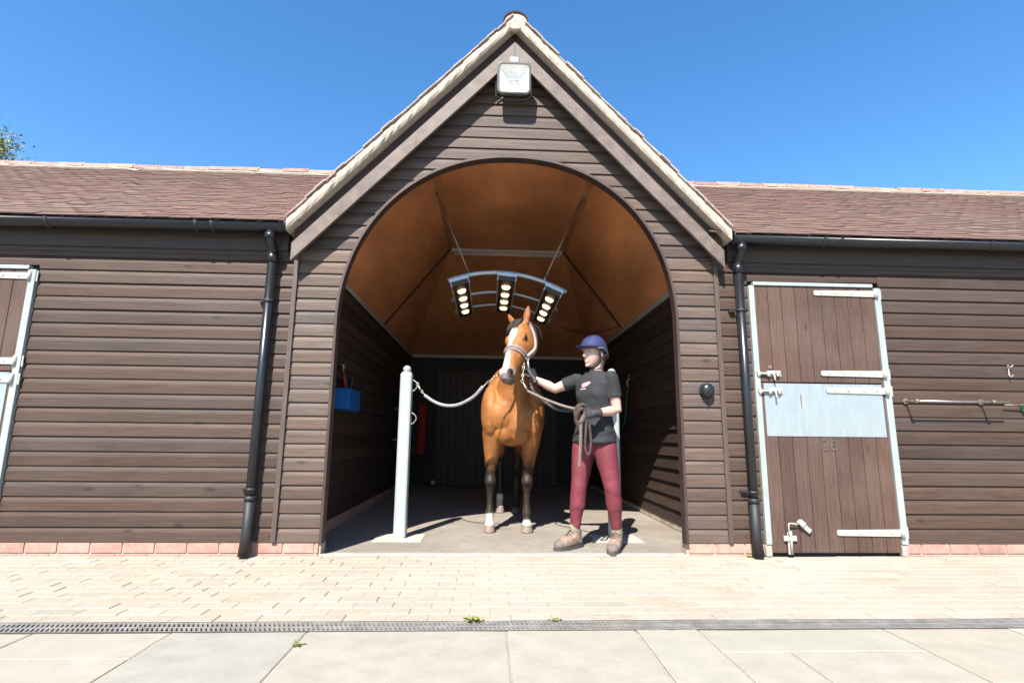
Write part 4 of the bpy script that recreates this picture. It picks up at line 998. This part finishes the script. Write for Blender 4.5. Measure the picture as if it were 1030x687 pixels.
mb = MB(); chain(mb, (.365, .46, 1.29), V((.365, .46, 1.29)).lerp(rr_, .55), 5); clip(mb, V((.365, .46, 1.29)).lerp(rr_, .55), rr_); mb.build('head_clip', M['steel'], XT)
mb = MB(); clip(mb, (.96, .62, 1.20), (1.025, .64, 1.29)); mb.build('post_clip', M['steel'], XT)

# ------------------------------------------------------------------ the person
PE = thing('person', (.87, .23, .006), 'person in navy riding helmet, black t-shirt and maroon leggings holding the horse', 'person')
Q = lambda x, y, z: V((x * 1.02, y + .09, .86 + (z - .86) * (1.021 if z > .86 else 1)))
Ff = V((-.72, -.69, 0)).normalized(); Lf = V((.69, -.72, 0)).normalized()
FH = V((-.83, -.55, -.03)).normalized(); LH = V((0, 0, 1)).cross(FH).normalized(); UH = FH.cross(LH).normalized()
if LH.dot(Lf) < 0: LH = -LH; UH = V((0, 0, 1))
UH = (V((0, 0, 1)) - FH * FH.z).normalized()
RS, RE, RW = Q(.745, .255, 1.335), Q(.555, .318, 1.262), Q(.385, .335, 1.345)
LS, LE, LW = Q(.968, .03, 1.335), Q(1.006, .03, 1.075), Q(.81, -.10, 1.045)
RH, RK, RA = Q(.785, .195, .86), Q(.722, .165, .475), Q(.690, .185, .12)
LHp, LK, LA = Q(.905, .095, .86), Q(.962, .05, .475), Q(1.000, .10, .12)
CH = Q(.862, .14, 1.2)
def trunk(mb, g, z0=.80):
    T_ = [(.80, .140, .105, -.01), (.88, .150, .112, -.008), (.96, .142, .104, 0), (1.04, .136, .098, .004), (1.12, .138, .102, .006), (1.20, .150, .112, .008), (1.28, .160, .108, .0), (1.335, .152, .090, -.008), (1.375, .098, .070, -.012), (1.395, .062, .060, -.010)]
    mb.loft([(Q(.855 + .006 * (z - .86) / .5, .14, z) + Ff * o_, Lf * (a + g), Ff * (b + g)) for z, a, b, o_ in T_ if z >= z0], 24, ex=2.25)
    for s_ in (-1, 1): mb.ell(Q(.862, .14, 1.20) + Ff * .060 + Lf * s_ * .066, (.062 + g, .055 + g, .068 + g))
def arm(mb, S_, E_, W_, g, upto=2.):
    if upto > 1: mb.tube([S_, S_.lerp(E_, .5), E_, E_.lerp(W_, .3), E_.lerp(W_, .7), W_], [.055 + g, .050 + g, .043 + g, .043 + g, .034 + g, .027 + g], 14)
    else: mb.tube([S_, S_.lerp(E_, upto * .5), S_.lerp(E_, upto)], [.056 + g, .053 + g, .054 + g], 16)
    mb.ell(S_ - V((0, 0, .006)), (.054 + g, .054 + g, .052 + g))
def legm(mb, H_, K_, A_, g):
    mb.tube([H_ - V((0, 0, .02)), H_.lerp(K_, .25), H_.lerp(K_, .6), H_.lerp(K_, .88), K_, K_.lerp(A_, .18), K_.lerp(A_, .4), K_.lerp(A_, .7), A_], [.096 + g, .096 + g, .080 + g, .066 + g, .064 + g, .061 + g, .061 + g, .046 + g, .037 + g], 18)
HC_ = Q(.855, .13, 1.535)      # middle of the skull
def skinc(p):
    q = p - HC_; f_, l_, u_ = q.dot(FH), q.dot(LH), q.dot(UH); c = V((.74, .46, .365))
    if f_ > .03 and u_ > -.14:
        d_ = abs(u_ + .073 - .010 * min(1, abs(l_) / .03) ** 2)
        if abs(l_) < .028: c = c.lerp(V((.50, .17, .15)), sstep(.012, .006, d_))
        if abs(l_) < .020 and abs(u_ + .071 - .006 * min(1, abs(l_) / .02) ** 2) < .0028: c = V((.82, .74, .67))
        for s_ in (-1, 1):
            c = c.lerp(V((.20, .105, .07)), .8 * sstep(1, .6, math.hypot((l_ - s_ * .032) / .02, (u_ - .028 + .004 * abs(l_ - s_ * .032) / .02) / .006)))
            c = c.lerp(V((.68, .33, .26)), .25 * sstep(.03, .005, math.hypot(l_ - s_ * .04, u_ + .04)))
    return c
mb = MB(); hm = Matrix((LH, FH, UH)).transposed()
E_ = lambda l_, f_, u_: HC_ + LH * l_ + FH * f_ + UH * u_
mb.ell(E_(0, -.012, .022), (.076, .096, .098), hm)
mb.loft([(E_(0, .02, .06), LH * .066, FH * .075), (E_(0, .022, .02), LH * .066, FH * .078), (E_(0, .022, -.02), LH * .064, FH * .077), (E_(0, .022, -.05), LH * .057, FH * .073), (E_(0, .026, -.08), LH * .046, FH * .064), (E_(0, .034, -.105), LH * .030, FH * .046), (E_(0, .038, -.113), LH * .018, FH * .028)], 20, ex=2.2)
mb.loft([(E_(0, .091, .022), LH * .009, FH * .012), (E_(0, .103, -.004), LH * .0105, FH * .015), (E_(0, .113, -.024), LH * .0155, FH * .019), (E_(0, .102, -.038), LH * .015, FH * .012)], 12)
mb.ell(E_(0, .0965, -.064), (.022, .009, .006), hm); mb.ell(E_(0, .0945, -.078), (.019, .008, .006), hm); mb.ell(E_(0, .086, -.102), (.02, .014, .014), hm)
for s_ in (-1, 1):
    mb.ell(E_(s_ * .032, .082, .030), (.026, .014, .008), hm); mb.ell(E_(s_ * .074, -.008, -.012), (.009, .020, .032), hm)
mb.tube([E_(0, -.03, -.03), E_(0, -.035, -.08), Q(.872, .15, 1.385), Q(.868, .15, 1.33)], [.055, .051, .054, .07], 16)
trunk(mb, -.008); arm(mb, RS, RE, RW, -.002); arm(mb, LS, LE, LW, -.002); legm(mb, RH, RK, RA, -.006); legm(mb, LHp, LK, LA, -.006)

for A_, tp in ((RA, V((-.12, -.05, 0))), (LA, V((-.06, -.11, 0)))): mb.tube([A_, V((A_.x, A_.y, .06)), V((A_.x, A_.y, .05)) + tp], [.034, .036, .03], 10)
blob(mb, 'body', M['skin'], PE, .005, 3, skinc)
for s_ in (-1, 1):
    mb = MB(); mb.ell(E_(s_ * .031, .0850, .008), (.014, .008, .006), hm); mb.build('eye', M['eye'], PE)
fold = lambda k, a: (lambda p: a * noise.noise((p.x * k, p.y * k, p.z * k * 2.6)))
mb = MB(); trunk(mb, .009, .86); arm(mb, RS, RE, RW, .004, .62); arm(mb, LS, LE, LW, .006, .62)
mb.loft([(Q(.842, .145, .822) + Ff * -.006, Lf * .184, Ff * .150), (Q(.842, .145, .835) + Ff * -.006, Lf * .186, Ff * .151), (Q(.848, .143, .90) + Ff * -.004, Lf * .176, Ff * .137), (Q(.855, .14, .98), Lf * .154, Ff * .114)], 24, ex=2.25)
def wr(p):
    k = sstep(1.22, 1.0, p.z); return .010 * k * noise.noise((p.x * 7, p.y * 7, p.z * 26)) + .006 * noise.noise((p.x * 12, p.y * 12, p.z * 12))
sh = blob(mb, 'tshirt', M['shirt'], PE, .0075, 4, wrinkle=wr)
def legc(p):
    c = V((.205, .027, .042)); K_, A_ = (RK, RA) if (p - RK.lerp(RA, .5)).length < (p - LK.lerp(LA, .5)).length else (LK, LA)
    for f_, am in ((.10, .5), (.50, .75)):
        q = K_.lerp(A_, f_); z = q.z + .012 * math.sin(math.atan2(p.y - q.y, p.x - q.x) * 2 + f_ * 9)
        c = c.lerp(V((.085, .012, .018)), am * sstep(.009, .003, abs(p.z - z)))
    if p.z > .5 and p.z < .86: c = c * (1 + .12 * noise.noise((p.x * 10, p.y * 10, p.z * 5)))
    return c
mb = MB(); legm(mb, RH, RK, RA + V((0, 0, .015)), .002); legm(mb, LHp, LK, LA + V((0, 0, .015)), .002)
mb.ell(Q(.850, .145, .85) - Ff * .010, (.152, .112, .11), Matrix((Lf, Ff, V((0, 0, 1)))).transposed())
mb.ell(Q(.875, .135, .82) - Ff * .045 + Lf * .045, (.088, .085, .095)); mb.ell(Q(.80, .21, .82) - Ff * .045, (.085, .085, .095))
lg = blob(mb, 'leggings', M['legs'], PE, .0075, 4, wrinkle=lambda p: .0035 * noise.noise((p.x * 13, p.y * 13, p.z * 17)) * sstep(.75, .5, p.z), colf=legc)
def foot(A_, d_, nm=''):
    d_ = V(d_).normalized(); s_ = V((-d_.y, d_.x, 0)); h_ = V((A_.x, A_.y, 0)) - d_ * .055
    P_ = lambda f_, z: h_ + d_ * f_ + V((0, 0, z))
    mb = MB(); mb.tube([V((A_.x, A_.y, .185)), V((A_.x, A_.y, .16)), V((A_.x, A_.y, .10))], [.040, .044, .043], 16); mb.build('sock', M['sock'], PE)
    mb = MB()
    mb.loft([(P_(.0, .065), s_ * .034, V((0, 0, .045))), (P_(.03, .07), s_ * .040, V((0, 0, .055))), (P_(.09, .07), s_ * .046, V((0, 0, .058))), (P_(.15, .058), s_ * .050, V((0, 0, .046))), (P_(.205, .050), s_ * .053, V((0, 0, .037))), (P_(.25, .045), s_ * .045, V((0, 0, .030))), (P_(.272, .042), s_ * .024, V((0, 0, .018)))], 18, ex=2.4)
    mb.loft([(P_(.052, .075), s_ * .043, d_ * .058), (P_(.052, .11), s_ * .044, d_ * .056), (P_(.05, .142), s_ * .048, d_ * .058)], 18)
    def bc(p):
        q = p - h_; f_, w_ = q.dot(d_), q.dot(s_); c = V((.345, .24, .185)); nz = noise.noise(p * 45) + .6 * noise.noise(p * 18)
        dark = V((.19, .145, .125))
        c = c.lerp(dark, .85 * sstep(.205, .235, f_ + nz * .006)); c = c.lerp(dark, .8 * sstep(.050, .036, p.z + nz * .004)); c = c.lerp(dark, .7 * sstep(.03, .01, f_) * sstep(.09, .07, p.z))
        if .05 < f_ < .14 and abs(w_) > .024: c = c.lerp(V((.22, .13, .085)), .75 * sstep(.010, .004, abs(p.z - .065 - (f_ - .09) * .5)))
        if p.z > .125: c = c.lerp(dark, .6)
        return c * (1 + .22 * nz)
    bo = blob(mb, 'boot', M['boot'], PE, .005, 3, bc)
    mb = MB(); out = []
    for k in range(48):
        a = 2 * math.pi * k / 48; f_ = .125 + .152 * math.cos(a); w_ = .053 * abs(math.sin(a)) ** .6 * (1 if math.sin(a) > 0 else -1) * (1 if f_ > .14 else .86)
        out.append(h_ + d_ * f_ + s_ * w_)
    mb.ring_loft([[p + V((0, 0, z)) for p in out] for z in (.007, .012, .020, .028)], sm=False); mb.build('sole', M['sole'], bo)
    mb = MB()
    for k in range(5):
        f_ = .165 - k * .020; z = .092 + k * .014 - (.004 if k == 0 else 0)
        mb.tube(bez([P_(f_, z - .014) + s_ * .034, P_(f_ + .004, z + .006), P_(f_, z - .014) - s_ * .034], 4), .0035, 6)
    mb.build('laces', M['lace'], bo)
foot(RA, (-.78, -.60, 0)); foot(LA, (-.42, -.9, 0))
# helmet
HE = lambda l_, f_, u_: E_(l_, f_, u_)
mb = MB(); rings = []
hc = lambda a, e: (LH * math.cos(a) * .104 + FH * math.sin(a) * .128, e)
for k in range(11):
    e = math.pi / 2 * k / 10; rr = max(math.cos(e), .02); ring = []
    for q in range(32):
        a = 2 * math.pi * q / 32; drop = -.072 * max(0, -math.sin(a)) * (1 - k / 10) ** 1.5
        ring.append(HE(math.cos(a) * .102 * rr, -.006 + math.sin(a) * .125 * rr, .042 + drop + .112 * math.sin(e)))
    rings.append(ring)
mb.ring_loft(rings); mb.ell(HE(0, -.006, .154), (.012, .012, .006))
he = mb.build('helmet', M['helmet'], PE)
mb = MB()
for q in range(8):
    a = math.pi / 8 + q * math.pi / 4
    mb.tube([HE(math.cos(a) * .1035 * math.cos(e), -.006 + math.sin(a) * .1265 * math.cos(e), .042 - .072 * max(0, -math.sin(a)) * (1 - e / 1.571) ** 1.5 + .1135 * math.sin(e)) for e in [1.55 * k / 10 for k in range(11)]], .0022, 6)
mb.build('piping', M['peak'], he)
mb = MB(); n_ = 17; top_ = []; bot_ = []
for k in range(n_):
    a = R(18 + 144 * k / (n_ - 1)); x, y = math.cos(a), math.sin(a)
    ex_ = .060 * max(0, math.sin((a - R(18)) / R(144) * math.pi)) ** .7
    i_ = HE(x * .100, -.006 + y * .122, .040); o_ = HE(x * (.100 + ex_ * .4), -.006 + y * .122 + ex_, .040 + ex_ * .22)
    top_.append((i_, o_))
mb.ring_loft([[i_ + UH * .004, o_ + UH * .003, o_ - UH * .003, i_ - UH * .004] for i_, o_ in top_], sm=False); mb.build('peak', M['peak'], he)
mb = MB(); rg = []
for q in range(33):
    a = 2 * math.pi * q / 32; dr = -.072 * max(0, -math.sin(a)); 
    rg.append([HE(math.cos(a) * (.103 + g_), -.006 + math.sin(a) * (.126 + g_), .042 + dr + u_) for g_, u_ in ((0, .004), (.002, -.002), (.0, -.012), (-.008, -.012), (-.008, .004))])
mb.ring_loft(rg, caps=False, sm=False); mb.build('band', M['band'], he)
mb = MB()
for s_ in (-1, 1):
    p0 = [HE(s_ * .094, .035, .04), HE(s_ * .080, .010, -.05), HE(s_ * .058, .020, -.098), HE(s_ * .02, .040, -.121), HE(0, .045, -.123)]
    mb.tube(bez(p0, 6), .010, 8, flat=.45)
    p0 = [HE(s_ * .090, -.07, -.005), HE(s_ * .082, -.02, -.04), HE(s_ * .078, .008, -.058)]
    mb.tube(bez(p0, 5), .008, 8, flat=.5)
mb.build('chin_strap', M['dullblack'], he)
mb = MB()
mb.ell(HE(0, -.075, -.02), (.072, .045, .055), hm); mb.ell(HE(0, -.078, -.060), (.048, .03, .04), hm)
for s_ in (-1, 1): mb.ell(HE(s_ * .066, -.028, .0), (.016, .045, .05), hm)
blob(mb, 'hair', M['hairp'], PE, .006, 2)
# hands
def hand(W_, d_, pn, th, curl, name, spread=.012):
    """W_ wrist, d_ hand direction, pn back-of-hand normal, th thumb side"""
    d_, pn = V(d_).normalized(), V(pn).normalized(); pn = (pn - d_ * pn.dot(d_)).normalized(); sx = d_.cross(pn).normalized()
    if sx.dot(V(th)) < 0: sx = -sx
    mb = MB()
    mb.loft([(W_ - d_ * .045, sx * .034, pn * .030), (W_, sx * .031, pn * .026), (W_ + d_ * .035, sx * .040, pn * .020), (W_ + d_ * .085, sx * .043, pn * .016), (W_ + d_ * .096, sx * .040, pn * .013)], 16, ex=2.5)
    for i, (o_, ln) in enumerate(((.033, .070), (.011, .078), (-.011, .073), (-.033, .058))):
        p = W_ + d_ * .082 + sx * o_; a = 0.; pts = [p - d_ * .02, p]; dd = d_ + sx * (o_ * .8)
        for ph, cc in zip((.46, .30, .24), curl):
            a += R(cc + i * 2); p = p + (dd.normalized() * math.cos(a) - pn * math.sin(a)) * ln * ph * 1.15; pts.append(p)
        mb.tube(pts, [.0105, .0105, .0098, .009, .0075], 10); mb.ell(pts[-1], (.0075,) * 3, nu=8, nv=6)
    p = W_ + d_ * .022 + sx * .030 - pn * .006
    pts = [p - sx * .012, p + sx * .018 + d_ * .016 - pn * .010, p + sx * .024 + d_ * .046 - pn * .026, p + sx * .012 + d_ * .066 - pn * .042]
    mb.tube(pts, [.014, .0125, .011, .0085], 10); mb.ell(pts[-1], (.0085,) * 3, nu=8, nv=6)
    return blob(mb, name, M['glove'], PE, .0034, 2)
RD = (RING[1] - RW).normalized()
hand(RW, RD + V((0, 0, -.10)), (.35, -.75, .55), (-.2, -.5, 1), (38, 52, 40), 'glove')
hand(LW, (-.95, -.22, -.10), (.15, -.95, .35), (0, .1, 1), (58, 78, 48), 'glove')
mb = MB(); c = LW.lerp(LE, .16); ax = (LE - LW).normalized(); q1 = ax.cross(V((0, 0, 1))).normalized(); q2 = ax.cross(q1)
mb.ring_loft([[c + ax * w_ + (q1 * math.cos(a) + q2 * math.sin(a)) * r_ for a in [2 * math.pi * k / 24 for k in range(24)]] for w_, r_ in ((-.012, .0315), (-.010, .0335), (.010, .0345), (.012, .0325))]); mb.build('wristband', M['lace'], PE)
mb = MB(); mb.box(c + V((.0, -.034, .006)), (.026, .007, .026), bev=.003); mb.build('watch', M['dullblack'], PE)
# print on the t-shirt, laid on the cloth
bv = BVHTree.FromPolygons([v.co + V(ORG['person']) for v in sh.data.vertices], [list(p.vertices) for p in sh.data.polygons])
def patch(outline, name, m, off):
    c0 = Q(.862, .14, 1.275) + Ff * .3 + Lf * (-.012); mb = MB(); n = len(outline); vs = []
    for s_ in (1., .55, 0.):
        for a, b in outline if s_ else outline[:1]:
            ox = sum(p[0] for p in outline) / n; oy = sum(p[1] for p in outline) / n
            o_ = c0 + Lf * (ox + (a - ox) * s_) + V((0, 0, oy + (b - oy) * s_)); hit, nr_, _, _ = bv.ray_cast(o_, -Ff)
            vs.append((hit + (nr_ if nr_.dot(Ff) > 0 else -nr_) * off) if hit else o_ - Ff * .2)
    mb.add(vs, [(i, (i + 1) % n, n + (i + 1) % n, n + i) for i in range(n)] + [(n + i, n + (i + 1) % n, 2 * n) for i in range(n)]); mb.build(name, m, sh, fix=False)
el = [(.040 * math.cos(a) * (1 + .16 * math.sin(3 * a + 1)), .021 * math.sin(a) * (1 + .2 * math.cos(2 * a + .6)) + .014 * math.cos(a)) for a in [2 * math.pi * k / 22 for k in range(22)]]
patch(el, 'printed_emblem', M['pink'], .0035)
patch([(x * .028 - .022, z * .004 - .034) for x, z in ((-1, -1), (-.3, -1), (.3, -1), (1, -1), (1, 1), (.3, 1), (-.3, 1), (-1, 1))], 'printed_line', M['pwhite'], .0035)
# the lead rope: from the headcollar's chin ring to the gathered coils in the left hand
LR = thing('lead_rope', (.6, .2, 1.0), 'brown and beige lead rope gathered in coils in the gloved left hand', 'lead rope')
ch_ = hp(.64, .035, -.205); hd_ = LW + V((-.075, -.01, -.005))
mb = MB(); chain(mb, RING[1] + V((-.03, -.01, -.03)), (.285, .40, 1.33), 5); clip(mb, (.33, .38, 1.245), (.285, .40, 1.33)); mb.build('snap_hook', M['steel'], LR)
mb = MB(); pts = bez([(.33, .38, 1.245), (.46, .26, 1.172), (.60, .12, 1.107), hd_ + V((-.03, .02, .025)), hd_], 10)
mb.tube(pts, .0115, 8)
mb.build('rope', M['rope'], LR)
def twist(mb, pts, r, k=34):
    for ph in (0, 2.09, 4.19):
        P_ = bez(pts, 14); o_ = []; 
        for i, p in enumerate(P_):
            t = (P_[min(i + 1, len(P_) - 1)] - P_[max(i - 1, 0)]).normalized(); s_ = t.cross(V((0, 1, .1))).normalized(); w_ = t.cross(s_); a = ph + i * .8
            o_.append(p + (s_ * math.cos(a) + w_ * math.sin(a)) * r * .55)
        mb.tube(o_, r * .62, 6)
mb = MB(); twist(mb, [hd_ + V((-.02, -.03, -.01)), hd_ + V((-.045, -.035, -.08)), hd_ + V((-.048, -.03, -.20)), hd_ + V((-.056, -.025, -.33)), hd_ + V((-.060, -.02, -.40))], .012); mb.build('rope_end', M['rope'], LR)
for k in range(6):
    mb = MB(); c = hd_ + V((-.045 + .004 * k, -.030 + .014 * k, -.02 + .008 * (k % 3))); rx, rz = .030 + .007 * (k % 3), .055 + .012 * ((k * 2) % 3); tl_ = random.uniform(-.5, .5)
    twist(mb, [c + V((rx * math.cos(a) + tl_ * .03 * math.sin(a), .012 * math.sin(2 * a + k), rz * math.sin(a))) for a in [2 * math.pi * q / 8 for q in range(9)]], .0125); mb.build('coil', M['rope_brown'], LR)
mb = MB()
twist(mb, [hd_ + V((.0, -.02, -.04)), hd_ + V((-.01, -.04, -.14)), hd_ + V((-.015, -.035, -.26)), hd_ + V((.012, -.03, -.31)), hd_ + V((.03, -.03, -.22)), hd_ + V((.02, -.03, -.08))], .009); mb.build('loop', M['rope_brown'], LR)
